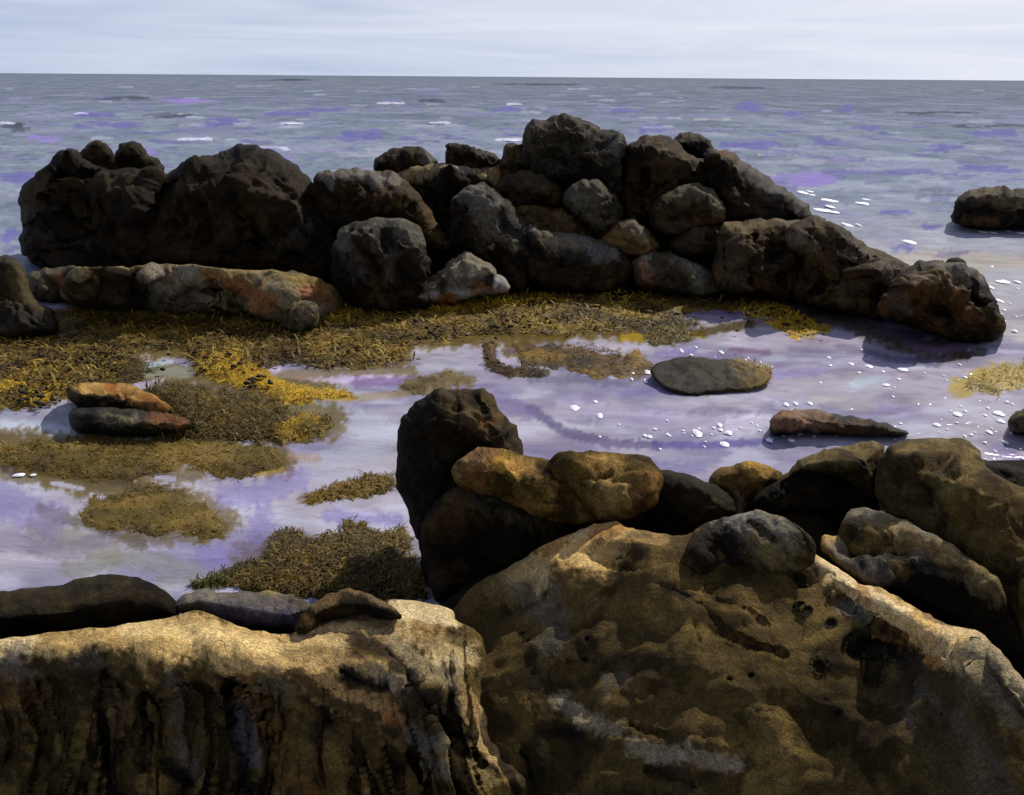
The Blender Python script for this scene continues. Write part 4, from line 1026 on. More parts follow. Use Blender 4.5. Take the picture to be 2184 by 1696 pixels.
r('rock_slab', Z(6, [(1040, 1300), (960, 1240), (880, 1160), (900, 1095), (1000, 1090), (1080, 1085), (1150, 1060), (1260, 1025), (1350, 1030), (1450, 1080), (1570, 1130), (1645, 1200), (1750, 1262), (1840, 1335), (1860, 1450), (1950, 1600), (2100, 1800), (2000, 1850), (1850, 1720), (1750, 1640), (1600, 1560), (1400, 1440), (1300, 1370),
                     (1180, 1370), (1100, 1350)]), ((150, 128, 88), (172, 150, 106), (100, 84, 58)), 'tilted tan-flecked slab with a black lower edge between the great brown boulder and the near slab', 'slab',
  ctrl=cz(6, [(900, 1120, .745), (1000, 1240, .74), (1080, 1200, .75), (1150, 1340, .73), (1300, 1030, .84), (1450, 1090, .84), (1640, 1200, .84), (1840, 1340, .82), (1850, 1450, .75), (1400, 1300, .69), (1600, 1450, .64), (1800, 1620, .6), (2050, 1800, .6)]), tf=.08, tb=.3, rnd=.08, step=2, rough=.03, fsz=.3, fac=.5, seed=56,
  mat=M_NEAR, strokes=[(BLK, Z(6, [(1280, 1220), (1450, 1330), (1600, 1450), (1800, 1600), (1950, 1720)]), 34, .85), (GREY, Z(6, [(1230, 1050), (1350, 1050), (1400, 1080)]), 12, .7), (GREY, Z(6, [(1450, 1095), (1570, 1145)]), 9, .7), ((170, 140, 84), Z(6, [(1220, 1100), (1330, 1120), (1450, 1170), (1540, 1190)]), 12, .75),
                       ((156, 138, 96), Z(6, [(1560, 1260), (1680, 1340), (1780, 1420)]), 14, .6), ((150, 134, 92), Z(6, [(1640, 1210), (1800, 1290)]), 14, .5), ((196, 164, 104), Z(6, [(900, 1110), (1030, 1120)]), 7, .9), (SLATE, Z(6, [(980, 1170), (1060, 1230), (1180, 1330)]), 11, .8), (BLK, Z(6, [(1060, 1090), (1060, 1170), (1110, 1250)]), 5, .8), (SLATE, Z(6, [(1390, 1210), (1470, 1270)]), 9, .7), (SLATE, Z(6, [(1140, 1150), (1200, 1200)]), 10, .6),
                       ((150, 124, 74), Z(6, [(1260, 1270), (1330, 1310)]), 7, .6)])
# the great near slab, its sunlit tan ledge and the boulder on top
PITS = [(110, 430), (255, 445), (240, 520), (90, 560), (125, 590), (370, 580), (355, 670), (225, 665), (730, 375), (1240, 300), (1258, 335), (1250, 415), (1275, 440), (1372, 497), (1335, 680), (960, 750), (1045, 735), (1080, 880), (1410, 890), (1690, 900), (815, 255), (965, 260), (870, 285), (820, 200)]
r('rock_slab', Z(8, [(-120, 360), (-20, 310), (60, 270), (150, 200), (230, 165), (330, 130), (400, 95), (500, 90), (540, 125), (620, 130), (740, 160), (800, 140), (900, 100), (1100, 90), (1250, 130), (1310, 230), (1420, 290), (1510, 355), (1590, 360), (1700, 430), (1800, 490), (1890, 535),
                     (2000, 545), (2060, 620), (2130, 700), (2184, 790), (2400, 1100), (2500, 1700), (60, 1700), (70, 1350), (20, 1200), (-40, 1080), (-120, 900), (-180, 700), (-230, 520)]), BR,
  'great near slab of dark olive-brown rock with tan ledges painted sunlit, filling the lower right', 'slab',
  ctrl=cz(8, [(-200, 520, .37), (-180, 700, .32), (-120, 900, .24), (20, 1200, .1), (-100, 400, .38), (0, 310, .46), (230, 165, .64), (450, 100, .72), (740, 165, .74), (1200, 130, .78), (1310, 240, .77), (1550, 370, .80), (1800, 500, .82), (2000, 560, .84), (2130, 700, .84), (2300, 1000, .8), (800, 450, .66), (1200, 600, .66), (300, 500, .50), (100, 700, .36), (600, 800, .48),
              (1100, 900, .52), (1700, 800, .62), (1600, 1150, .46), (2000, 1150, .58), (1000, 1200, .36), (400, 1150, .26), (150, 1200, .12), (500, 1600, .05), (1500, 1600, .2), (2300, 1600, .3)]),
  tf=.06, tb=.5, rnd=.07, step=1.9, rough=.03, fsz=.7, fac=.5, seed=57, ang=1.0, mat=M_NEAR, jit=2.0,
  cracks=[(Z(8, [p, (p[0] + 9 * math.sin(p[0]), p[1] + 8 * math.cos(p[0]))]), 2.6, .04) for p in PITS] + [(Z(8, [(660, 370), (790, 410)]), 4, .05), (Z(8, [(830, 440), (960, 560), (1060, 600), (1180, 640)]), 5, .05), (Z(8, [(420, 270), (560, 300), (640, 360)]), 4, .035),
          (Z(8, [(870, 350), (900, 420), (1000, 440), (1100, 490)]), 4, .04), (Z(8, [(1480, 600), (1600, 580), (1740, 640)]), 7, .06), (Z(8, [(1560, 620), (1550, 760)]), 5, .05),
          (Z(8, [(130, 860), (170, 960), (320, 970)]), 6, .06), (Z(8, [(110, 1050), (150, 1230)]), 10, .1), (Z(8, [(550, 950), (700, 980), (800, 1060)]), 5, .04), (Z(8, [(200, 1060), (400, 1010), (700, 1010), (1000, 1030)]), 6, -.02),
          (Z(8, [(620, 1130), (800, 1190)]), 8, .05), (Z(8, [(1760, 740), (1800, 880), (1880, 920)]), 5, .04), (Z(8, [(1330, 240), (1420, 320), (1520, 380), (1640, 450), (1760, 520), (1900, 600), (2000, 660)]), 14, -.06), (Z(8, [(1000, 900), (1080, 1010)]), 5, .03), (Z(8, [(810, 520), (840, 650)]), 4, .03), (Z(8, [(1400, 400), (1560, 510), (1800, 650), (2000, 740)]), 6, .06)],
  strokes=[(BLK, Z(8, [p, (p[0] + 9 * math.sin(p[0]), p[1] + 8 * math.cos(p[0]))]), 3, .85) for p in PITS] + [((60, 50, 28), Z(8, [(560, 560), (620, 620)]), 26, .4), ((66, 52, 28), Z(8, [(900, 340), (1150, 400)]), 16, .4), ((70, 54, 28), Z(8, [(500, 330), (850, 460), (1100, 610)]), 14, .35), (SLATE, Z(8, [(70, 350), (140, 440)]), 14, .6),
           (SLATE, Z(8, [(220, 360), (240, 410)]), 8, .55), (SLATE, Z(8, [(230, 480), (220, 600)]), 15, .6), (SLATE, Z(8, [(440, 740), (500, 740)]), 9, .6), (SLATE, Z(8, [(430, 800), (440, 815)]), 6, .5), ((108, 106, 106), Z(8, [(1430, 430), (1530, 465)]), 8, .7), (BLK, Z(8, [(690, 385), (790, 410)]), 5, .75),
           (BLK, Z(8, [(1490, 600), (1600, 605), (1700, 640)]), 12, .8), (BLK, Z(8, [(1560, 640), (1550, 740)]), 5, .6), (BLK, Z(8, [(200, 970), (320, 975)]), 8, .6), (BLK, Z(8, [(130, 1040), (150, 1200)]), 9, .6), (BLK, Z(8, [(640, 1100), (700, 1130), (790, 1180)]), 10, .6),
           ((160, 148, 122), Z(8, [(250, 830), (340, 910), (490, 955)]), 9, .9), ((164, 150, 124), Z(8, [(560, 1030), (650, 1065), (740, 1060)]), 10, .85), ((160, 146, 120), Z(8, [(790, 1050), (880, 1090), (990, 1100)]), 9, .85), (SLATE, Z(8, [(1700, 870), (1740, 960)]), 10, .5),
           (SLATE, Z(8, [(1950, 930), (2080, 1100)]), 8, .6), (SLATE, Z(8, [(1780, 780), (1870, 910)]), 6, .6), (SLATE, Z(8, [(2060, 1150), (2100, 1230)]), 12, .5), ((66, 60, 52), Z(8, [(1750, 760), (1950, 900), (2000, 1150)]), 40, .4), ((128, 90, 44), Z(8, [(1560, 525), (1720, 590)]), 9, .6),
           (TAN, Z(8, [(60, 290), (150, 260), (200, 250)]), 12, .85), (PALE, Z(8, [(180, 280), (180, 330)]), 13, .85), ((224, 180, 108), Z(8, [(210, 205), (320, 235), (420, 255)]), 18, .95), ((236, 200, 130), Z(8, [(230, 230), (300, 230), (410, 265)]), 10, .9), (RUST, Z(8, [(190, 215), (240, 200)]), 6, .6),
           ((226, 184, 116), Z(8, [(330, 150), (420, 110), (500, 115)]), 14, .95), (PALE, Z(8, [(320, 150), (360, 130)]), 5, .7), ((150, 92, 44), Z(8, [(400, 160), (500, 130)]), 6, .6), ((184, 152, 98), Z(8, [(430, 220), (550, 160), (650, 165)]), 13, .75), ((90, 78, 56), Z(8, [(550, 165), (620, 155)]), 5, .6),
           ((170, 128, 84), Z(8, [(1240, 200), (1310, 240)]), 9, .7), ((226, 190, 128), Z(8, [(1330, 240), (1420, 320), (1500, 375)]), 12, 1), ((228, 192, 128), Z(8, [(1530, 375), (1640, 450), (1760, 520)]), 14, 1), ((244, 218, 166), Z(8, [(1350, 250), (1430, 320), (1540, 385), (1650, 450), (1780, 530), (1880, 590), (1990, 640)]), 6, .95), ((226, 194, 128), Z(8, [(1540, 450), (1620, 500), (1700, 530)]), 6, .85),  # diagonal band: the sunlit edge painted in bright tan
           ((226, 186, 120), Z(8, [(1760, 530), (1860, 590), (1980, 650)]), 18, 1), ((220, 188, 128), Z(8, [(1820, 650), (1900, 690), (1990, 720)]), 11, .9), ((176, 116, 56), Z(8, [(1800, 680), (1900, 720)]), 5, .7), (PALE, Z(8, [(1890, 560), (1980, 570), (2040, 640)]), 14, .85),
           ((150, 104, 58), Z(8, [(1510, 360), (1520, 420)]), 6, .6), ((150, 140, 112), Z(8, [(2040, 650), (2100, 750), (2200, 880)]), 20, .8), ((200, 176, 136), Z(8, [(2080, 680), (2190, 810)]), 8, .8), ((96, 82, 68), Z(8, [(1780, 470), (1870, 520)]), 6, .6),
           ((150, 134, 90), Z(8, [(20, 330), (150, 320)]), 22, .35), ((112, 96, 50), Z(8, [(800, 700), (900, 800)]), 26, .3), ((86, 66, 36), Z(8, [(500, 850), (640, 840)]), 26, .35)])
r('boulder', Z(8, [(770, 200), (800, 140), (850, 95), (940, 68), (1010, 55), (1060, 38), (1120, 48), (1210, 85), (1280, 140), (1320, 190), (1315, 250), (1290, 330), (1200, 350), (1080, 360), (960, 370), (840, 350), (780, 280)]), BR, 'grey-capped humped boulder with a black eye-like hollow on top of the near slab',
  ctrl=cz(8, [(820, 250, .77), (900, 100, .83), (1050, 50, .9), (1250, 130, .88), (1310, 225, .82), (1000, 290, .72), (1050, 170, .84), (850, 340, .66), (1050, 350, .64), (1270, 330, .70)]), tf=.03, tb=.2, rnd=.05, step=1.8, rough=.022, fsz=.3, fac=.4, seed=58, mat=M_NEAR, cracks=[(Z(8, [(1040, 90), (1100, 130), (1140, 170)]), 3, .05), (Z(8, [(1210, 90), (1260, 150), (1290, 215)]), 4, .05), (Z(8, [(880, 180), (900, 230)]), 16, .1)],
  strokes=[((140, 138, 132), Z(8, [(860, 110), (930, 90), (1000, 90)]), 13, .85), ((140, 136, 126), Z(8, [(1050, 60), (1120, 90), (1190, 130)]), 14, .85), ((160, 104, 52), Z(8, [(790, 180), (830, 125), (860, 110)]), 6, .75), (DK[2], Z(8, [(880, 180), (890, 230), (930, 250)]), 26, .85),
           (BLK, Z(8, [(1040, 92), (1090, 125), (1130, 165)]), 4, .85), ((150, 138, 104), Z(8, [(1080, 160), (1200, 230)]), 18, .5), (BLK, Z(8, [(1310, 160), (1325, 200)]), 4, .6), (DB[2], Z(8, [(1215, 90), (1260, 150), (1290, 210)]), 5, .5)])
# left foreground
r('boulder', Z(7, [(-160, 200), (0, 172), (100, 163), (250, 150), (350, 113), (450, 98), (560, 105), (660, 150), (722, 200), (755, 255), (720, 300), (560, 330), (350, 355), (150, 385), (-160, 400)]), DK, 'long dark olive mound at the left edge of the near shore', d=3.62, lean=.8, tf=.25, tb=.3,
  rnd=.25, step=2, rough=.022, fsz=.5, fac=.25, seed=60, mat=M_NEAR, ang=.5, strokes=[((78, 70, 50), Z(7, [(60, 200), (300, 180), (480, 140)]), 18, .45), ((70, 60, 38), Z(7, [(300, 270), (520, 250)]), 24, .4)])
r('boulder', Z(7, [(690, 260), (725, 235), (765, 180), (850, 158), (940, 178), (1050, 168), (1150, 174), (1240, 195), (1302, 230), (1280, 285), (1230, 350), (1100, 352), (980, 315), (870, 265)]), ((116, 110, 108), (128, 120, 118), (92, 84, 96)),
  'smooth lavender-grey boulder between the dark mound and the brown cap stone', d=3.55, lean=.9, tf=.16, tb=.25, rnd=.2, step=2, rough=.014, fsz=.4, fac=.2, seed=61, mat=M_NEAR, ang=.4, strokes=[((108, 98, 130), Z(7, [(900, 270), (1050, 300), (1200, 290)]), 14, .6), ((166, 140, 60), Z(7, [(1100, 178), (1150, 178)]), 4, .7),
                                                                                                                          (DK[0], Z(7, [(1000, 325), (1200, 345)]), 7, .8), ((134, 128, 122), Z(7, [(800, 200), (960, 210), (1130, 215)]), 14, .5)])
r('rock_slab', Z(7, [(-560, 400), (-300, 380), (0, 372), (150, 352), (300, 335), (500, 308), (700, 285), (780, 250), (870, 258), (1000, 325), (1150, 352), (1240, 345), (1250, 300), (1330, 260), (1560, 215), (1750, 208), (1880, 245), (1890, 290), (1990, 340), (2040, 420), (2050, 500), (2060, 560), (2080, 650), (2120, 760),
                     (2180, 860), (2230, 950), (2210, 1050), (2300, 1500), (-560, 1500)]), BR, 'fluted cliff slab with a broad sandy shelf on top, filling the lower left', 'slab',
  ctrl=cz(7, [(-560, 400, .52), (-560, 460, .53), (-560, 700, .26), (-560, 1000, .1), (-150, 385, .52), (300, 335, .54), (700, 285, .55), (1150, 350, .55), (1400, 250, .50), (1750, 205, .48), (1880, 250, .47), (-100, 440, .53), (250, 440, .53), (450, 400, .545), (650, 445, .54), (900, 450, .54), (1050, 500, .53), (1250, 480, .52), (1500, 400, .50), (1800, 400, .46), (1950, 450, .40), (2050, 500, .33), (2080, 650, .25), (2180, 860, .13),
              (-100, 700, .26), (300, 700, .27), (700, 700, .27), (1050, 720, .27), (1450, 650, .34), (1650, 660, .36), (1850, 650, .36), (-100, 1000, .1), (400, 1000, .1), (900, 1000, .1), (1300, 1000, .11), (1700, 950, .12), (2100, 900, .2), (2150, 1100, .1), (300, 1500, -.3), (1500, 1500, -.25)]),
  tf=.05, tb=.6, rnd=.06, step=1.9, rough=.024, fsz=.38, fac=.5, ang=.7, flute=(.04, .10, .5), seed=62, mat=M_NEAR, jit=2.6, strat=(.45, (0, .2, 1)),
  cracks=[(Z(7, [(440, 490), (430, 700), (445, 860), (470, 1050)]), 7, .1), (Z(7, [(590, 600), (600, 760), (590, 900)]), 6, .07), (Z(7, [(960, 540), (970, 700), (1010, 850), (1040, 1050)]), 9, .1), (Z(7, [(1060, 620), (1090, 760), (1130, 950)]), 6, .08), (Z(7, [(1370, 580), (1360, 700)]), 9, .06),
          (Z(7, [(690, 880), (740, 930), (800, 960)]), 7, .07), (Z(7, [(1420, 500), (1520, 550), (1600, 570)]), 5, .05), (Z(7, [(1700, 540), (1780, 640), (1850, 750), (2000, 900)]), 10, .1), (Z(7, [(1630, 600), (1700, 700)]), 6, .06), (Z(7, [(1880, 600), (1880, 660)]), 7, .08),
          (Z(7, [(1700, 850), (1760, 980)]), 9, .06), (Z(7, [(1600, 420), (1700, 520)]), 5, .05), (Z(7, [(1470, 850), (1480, 1000)]), 7, .05), (Z(7, [(200, 700), (210, 900)]), 8, .05), (Z(7, [(100, 720), (130, 780)]), 8, .05), (Z(7, [(300, 250), (800, 240)]), 1, .0),
          (Z(7, [(1300, 260), (1430, 240), (1530, 250), (1620, 275)]), 4, .05), (Z(7, [(1250, 345), (1360, 355)]), 4, .05)],
  strokes=[(BLK, Z(7, [(440, 520), (435, 700), (450, 900), (470, 1030)]), 8, .75), (BLK, Z(7, [(585, 620), (600, 900)]), 6, .65), (BLK, Z(7, [(960, 560), (980, 720), (1020, 1000)]), 9, .7), (BLK, Z(7, [(1090, 780), (1130, 930)]), 4, .6), (BLK, Z(7, [(1370, 600), (1365, 700)]), 13, .55),
           (BLK, Z(7, [(690, 890), (740, 930), (780, 960)]), 7, .7), (DK[0], Z(7, [(80, 440), (250, 500), (400, 560)]), 24, .55), (SLATE, Z(7, [(320, 455), (400, 460)]), 10, .5), ((110, 80, 48), Z(7, [(0, 570), (120, 600)]), 16, .5), (SLATE, Z(7, [(720, 520), (750, 600), (740, 720)]), 8, .65),
           ((96, 96, 104), Z(7, [(1020, 710), (1030, 800), (1045, 860)]), 13, .75), (SLATE, Z(7, [(760, 800), (760, 850)]), 9, .6), (SLATE, Z(7, [(800, 890), (810, 940)]), 6, .6), (SLATE, Z(7, [(890, 620), (890, 690)]), 5, .6), (SLATE, Z(7, [(1100, 570), (1200, 590)]), 10, .45),
           ((122, 84, 44), Z(7, [(1010, 530), (1050, 640), (1100, 720)]), 9, .5), ((140, 112, 72), Z(7, [(450, 600), (480, 680), (500, 740)]), 11, .5), ((110, 76, 40), Z(7, [(1120, 760), (1200, 900), (1250, 1000)]), 14, .4), ((90, 80, 50), Z(7, [(200, 780), (240, 950)]), 20, .35),
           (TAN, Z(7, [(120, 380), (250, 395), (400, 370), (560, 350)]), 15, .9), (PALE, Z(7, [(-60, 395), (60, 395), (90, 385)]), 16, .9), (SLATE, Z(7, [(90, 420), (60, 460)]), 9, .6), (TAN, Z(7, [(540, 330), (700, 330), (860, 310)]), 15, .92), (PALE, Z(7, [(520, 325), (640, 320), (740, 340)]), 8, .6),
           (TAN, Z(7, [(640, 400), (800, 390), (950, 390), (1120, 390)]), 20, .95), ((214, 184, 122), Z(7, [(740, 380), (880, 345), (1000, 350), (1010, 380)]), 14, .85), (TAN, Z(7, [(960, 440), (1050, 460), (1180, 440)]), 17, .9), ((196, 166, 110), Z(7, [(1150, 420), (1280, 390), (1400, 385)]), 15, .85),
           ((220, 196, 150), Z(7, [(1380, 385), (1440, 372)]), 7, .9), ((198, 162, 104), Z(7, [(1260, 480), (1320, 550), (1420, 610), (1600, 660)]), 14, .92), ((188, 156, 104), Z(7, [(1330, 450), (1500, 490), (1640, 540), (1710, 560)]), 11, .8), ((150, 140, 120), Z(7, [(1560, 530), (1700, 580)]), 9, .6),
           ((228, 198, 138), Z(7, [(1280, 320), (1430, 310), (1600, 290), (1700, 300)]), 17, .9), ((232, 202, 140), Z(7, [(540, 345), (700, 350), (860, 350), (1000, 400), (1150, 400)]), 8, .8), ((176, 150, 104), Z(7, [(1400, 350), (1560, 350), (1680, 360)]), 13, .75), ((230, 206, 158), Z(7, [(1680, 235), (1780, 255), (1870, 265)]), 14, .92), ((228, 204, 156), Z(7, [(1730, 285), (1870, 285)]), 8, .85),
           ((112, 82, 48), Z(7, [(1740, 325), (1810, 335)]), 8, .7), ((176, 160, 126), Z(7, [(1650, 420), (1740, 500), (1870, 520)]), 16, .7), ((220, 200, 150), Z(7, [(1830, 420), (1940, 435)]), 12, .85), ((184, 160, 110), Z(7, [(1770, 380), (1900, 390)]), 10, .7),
           (DK[0], Z(7, [(1470, 380), (1620, 440), (1760, 600), (1800, 650)]), 7, .85), (DB[0], Z(7, [(1230, 500), (1300, 570), (1400, 630), (1560, 690)]), 6, .8), (DK[0], Z(7, [(1720, 580), (1800, 650)]), 12, .85), (DK[0], Z(7, [(1830, 700), (1900, 780), (2000, 880)]), 14, .8), (BLK, Z(7, [(1880, 610), (1880, 650)]), 8, .7), (BLK, Z(7, [(1430, 510), (1560, 560), (1600, 570)]), 6, .9),
           ((200, 170, 116), Z(7, [(1950, 640), (2010, 740), (2080, 840), (2160, 920)]), 13, .9), ((150, 120, 76), Z(7, [(1930, 570), (1980, 700)]), 7, .6), ((110, 110, 112), Z(7, [(1690, 740), (1760, 790), (1830, 810)]), 10, .7), ((120, 116, 108), Z(7, [(1790, 890), (1840, 920)]), 12, .6),
           (RUST, Z(7, [(1620, 690), (1680, 720)]), 9, .5), ((160, 138, 92), Z(7, [(1860, 830), (1960, 880), (2030, 960)]), 10, .6), ((126, 118, 110), Z(7, [(20, 500), (120, 530)]), 10, .5)])
r('stone', Z(7, [(1225, 345), (1235, 290), (1290, 230), (1340, 195), (1400, 168), (1480, 158), (1560, 195), (1640, 240), (1690, 290), (1600, 290), (1530, 262), (1430, 275), (1340, 300), (1290, 345)]), DB, 'brown cap stone with a black underside on the sandy shelf', 'stone', ctrl=cz(7, [(1240, 340, .56), (1400, 170, .63), (1640, 250, .57), (1400, 260, .57), (1600, 280, .55)]), tf=.07, tb=.15, rnd=.08, step=1.8,
  rough=.018, fsz=.25, fac=.4, seed=63, mat=M_NEAR, strokes=[((138, 112, 78), Z(7, [(1310, 220), (1400, 185), (1500, 175)]), 8, .75), (BLK, Z(7, [(1440, 210), (1520, 220), (1600, 260)]), 8, .75), ((180, 152, 112), Z(7, [(1540, 190), (1640, 240)]), 5, .6)])
r('stone', Z(8, [(2010, 620), (2060, 600), (2130, 680), (2240, 820), (2350, 980), (2250, 1000), (2140, 860), (2070, 760)]), GR, 'pale sandy rim stone at the lower right edge', 'stone', ctrl=cz(8, [(2060, 610, .88), (2200, 800, .9), (2300, 980, .87), (2100, 800, .87)]), tf=.04, tb=.12, step=2, rough=.014, fsz=.2, seed=64, mat=M_NEAR,
  strokes=[((206, 182, 140), Z(8, [(2060, 620), (2190, 790), (2260, 880)]), 11, .8)])
# ------------------------------------------------------------------ seaweed
def fronds(pts3, size, cols, seed, lift=.5, broad=.45):
    """small bent blades: root, two shoulders, tip"""
    g = np.random.default_rng(seed)
    n = len(pts3)
    az = g.uniform(0, 2 * math.pi, n)
    el = np.clip(g.normal(lift, .35, n), .02, 1.4)
    Ln = size * g.uniform(.5, 1.35, n)
    d = np.stack([np.cos(az) * np.cos(el), np.sin(az) * np.cos(el), np.sin(el)], 1)
    s = np.stack([-np.sin(az), np.cos(az), g.uniform(-.4, .4, n)], 1)
    wd = Ln * broad * g.uniform(.5, 1.1, n)
    root = pts3
    mid = root + d * (Ln * .5)[:, None]
    tip = root + d * Ln[:, None] - np.array([0, 0, 1.0]) * (Ln * .18)[:, None]
    sh = s * (wd * .5)[:, None]
    V = np.stack([root - sh * .3, root + sh * .3, mid + sh, tip + sh * .35, tip - sh * .35, mid - sh], 1).reshape(-1, 3)
    b = np.arange(n)[:, None] * 6
    Fq = np.concatenate([b + np.array([[0, 1, 2, 5]]), b + np.array([[5, 2, 3, 4]])])
    cc = np.array([lin(c) for c in cols])
    kn = fbm(np.c_[pts3[:, :2] * 2.2, np.full(n, seed)], 3, seed) * .9 + g.normal(0, .22, n)
    k = np.clip(((kn + .6) / 1.2 * len(cc)).astype(int), 0, len(cc) - 1)
    c = cc[k] * g.uniform(.8, 1.15, n)[:, None] 
    return V, Fq, np.repeat(c, 6, 0)


def clump_points(poly, n, seed, z0=0.0, zh=.05, rag=5.0):
    """points on the water inside an outline traced on it, thinning raggedly towards the rim; the middle stands highest"""
    g = np.random.default_rng(seed)
    p = np.asarray(poly, float)
    lo, hi = p.min(0) - rag, p.max(0) + rag
    q = g.uniform(lo, hi, (n * 4, 2))
    d, _ = seg_dist(q, p, True)
    d = np.where(inside(q, p), d, -d)
    d = d + rag * 1.3 * fbm(np.c_[q / (rag * 2.2), np.full(len(q), seed)], 3, seed)
    ok = g.uniform(0, 1, len(q)) < sstep(-rag * .5, rag * .8, d)
    q, d = q[ok][:n], d[ok][:n]
    dr = rays(q)
    X = CP + dr * ((z0 - CAM_H) / dr[:, 2])[:, None]
    hump = zh * np.sqrt(np.clip(d / (d.max() + 1e-6), 0, 1))
    X[:, 2] = z0 + hump * g.uniform(.0, 1.0, len(q))
    return X


OLW = [(76, 62, 24), (96, 80, 30), (112, 92, 34), (132, 108, 48)]
DKW = [(54, 46, 24), (72, 62, 30), (88, 74, 34), (108, 92, 46)]
YEW = [(130, 104, 32), (176, 142, 34), (200, 162, 40), (214, 178, 52)]


def weed(name, poly, n, size, cols, seed, label=None, zh=.05, kind=None, lift=.3, group=None, rag=5., broad=.22):
    X = clump_points(poly, int(n * 1.5), seed, .0, zh, rag)
    V, Fq, c = fronds(X, size * .85, cols, seed, lift, broad * .75)
    # the soaked mat the fronds lie on
    p = np.asarray(poly, float)
    stp = 2.2
    lo, hi = p.min(0) - 2 * rag, p.max(0) + 2 * rag
    xs, ys = np.arange(lo[0], hi[0], stp), np.arange(lo[1], hi[1], stp)
    gx, gy = np.meshgrid(xs, ys)
    q = np.stack([gx.ravel(), gy.ravel()], 1)
    d, _ = seg_dist(q, p, True)
    d = np.where(inside(q, p), d, -d) + rag * 1.3 * fbm(np.c_[q / (rag * 2.2), np.full(len(q), seed)], 3, seed) + 1.5 * fbm(np.c_[q / 3., np.full(len(q), seed)], 2, seed)
    dr = rays(q)
    Q = CP + dr * ((0 - CAM_H) / dr[:, 2])[:, None]
    br = fbm(np.c_[Q[:, :2] * 9, np.full(len(q), seed)], 4, seed + 2, .6)
    hole = fbm(np.c_[Q[:, 0] * 1.6, Q[:, 1] * 2.4, np.full(len(q), seed)], 3, seed + 4)
    lvl = d / (rag * 1.5) - sstep(.15, .5, hole) * 2.0
    Q[:, 2] = np.clip(lvl, -1, 1) * .012 + .5 * zh * np.sqrt(np.clip(d / (d.max() + 1e-6), 0, 1)) * (.6 + .5 * br) + .006 * br
    K = (lvl > -.9).reshape(len(ys), len(xs))
    cell = K[:-1, :-1] & K[1:, :-1] & K[:-1, 1:] & K[1:, 1:]
    jy, jx = np.where(cell)
    a = jy * len(xs) + jx
    quads = np.stack([a, a + len(xs), a + len(xs) + 1, a + 1], 1)
    us, inv = np.unique(quads, return_inverse=True)
    quads = inv.reshape(quads.shape)
    Q = Q[us]
    cc = np.array([lin(x) for x in cols])
    kn = np.clip((fbm(np.c_[Q[:, :2] * 2.2, np.full(len(Q), seed)], 3, seed) * .9 + .25 * br[us] + .6) / 1.2 * len(cc) - .5, 0, len(cc) - 1.001)
    k0 = kn.astype(int)
    f = (kn - k0)[:, None]
    mc = (cc[k0] * (1 - f) + cc[k0 + 1] * f) * .72
    nf = len(V)
    V = np.concatenate([V, Q])
    c = np.concatenate([c, mc])
    me = make_mesh(name, V, [Fq, quads + nf], c, M_WEED, True)
    o = (float(X[:, 0].mean()), float(X[:, 1].mean()), 0.0)
    return put(name, me, label, None if kind else 'seaweed', group, kind, origin=o)


WG = 'seaweed clumps in the tide pool'
weed('seaweed_clump', Z(4, [(740, 330), (900, 300), (1060, 330), (1300, 380), (1480, 420), (1500, 500), (1440, 600), (1200, 600), (900, 590), (800, 570), (960, 500), (880, 420)]), 5200, .06, DKW + OLW, 101,
     'big bushy brown seaweed clump trailing right from the golden-topped stone', .10, group=WG)
weed('seaweed_clump', Z(4, [(1440, 480), (1560, 470), (1680, 480), (1710, 520), (1660, 580), (1540, 600), (1440, 620), (1400, 560)]), 1300, .05, DKW + YEW[1:2], 102,
     'dark tufted seaweed clump with yellow tips at the right end of the big bush', .08, group=WG)
weed('seaweed_clump', Z(4, [(1400, 1100), (1440, 1050), (1500, 1060), (1600, 1100), (1760, 1080), (1780, 1020), (1860, 1030), (1960, 1080), (2060, 1050), (2100, 1090), (2080, 1200), (2180, 1260), (2190, 1400), (2000, 1410), (1600, 1400), (1300, 1370), (1160, 1340), (1280, 1260), (1360, 1180)]), 6500, .05, OLW + DKW, 103,
     'wide olive seaweed clump in the pool against the left foot of the upright rock', .09, group=WG)
weed('seaweed_clump', Z(4, [(1570, 910), (1600, 870), (1700, 830), (1800, 800), (1900, 770), (2020, 770), (2040, 830), (1950, 870), (1850, 890), (1720, 890), (1620, 915)]), 800, .055, OLW + [(120, 92, 34)], 104,
     'thin drifting sprig of brown seaweed left of the upright rock', .03, group=WG, rag=3.)
weed('seaweed_clump', Z(4, [(980, 1330), (1080, 1300), (1200, 1250), (1290, 1210), (1300, 1240), (1200, 1310), (1100, 1350), (990, 1350)]), 500, .05, [(84, 80, 34), (70, 66, 30)], 105,
     'mossy green seaweed spit beside the lavender-grey boulder', .03, group=WG, rag=3.)
weed('seaweed_clump', Z(4, [(1010, 150), (1100, 120), (1260, 140), (1360, 240), (1420, 330), (1560, 370), (1600, 400), (1440, 400), (1300, 340), (1150, 300), (1030, 240)]), 1900, .06, YEW, 106,
     'bright mustard-yellow seaweed clump upper left of the pool', .05, group=WG)
weed('seaweed_clump', Z(4, [(-60, 300), (60, 280), (180, 300), (300, 330), (290, 400), (180, 440), (60, 430), (-60, 430)]), 1500, .06, YEW + OLW, 107, 'yellow seaweed clump at the left edge speckled with dark pods', .05, group=WG)
weed('seaweed_clump', Z(3, [(480, 1230), (600, 1200), (760, 1190), (860, 1250), (940, 1290), (1030, 1340), (1000, 1380), (860, 1390), (760, 1340), (620, 1280)]), 1600, .07, YEW + [(150, 136, 60)], 108,
     'bright yellow seaweed clump with black specks below the right half of the ridge', .04, group=WG)
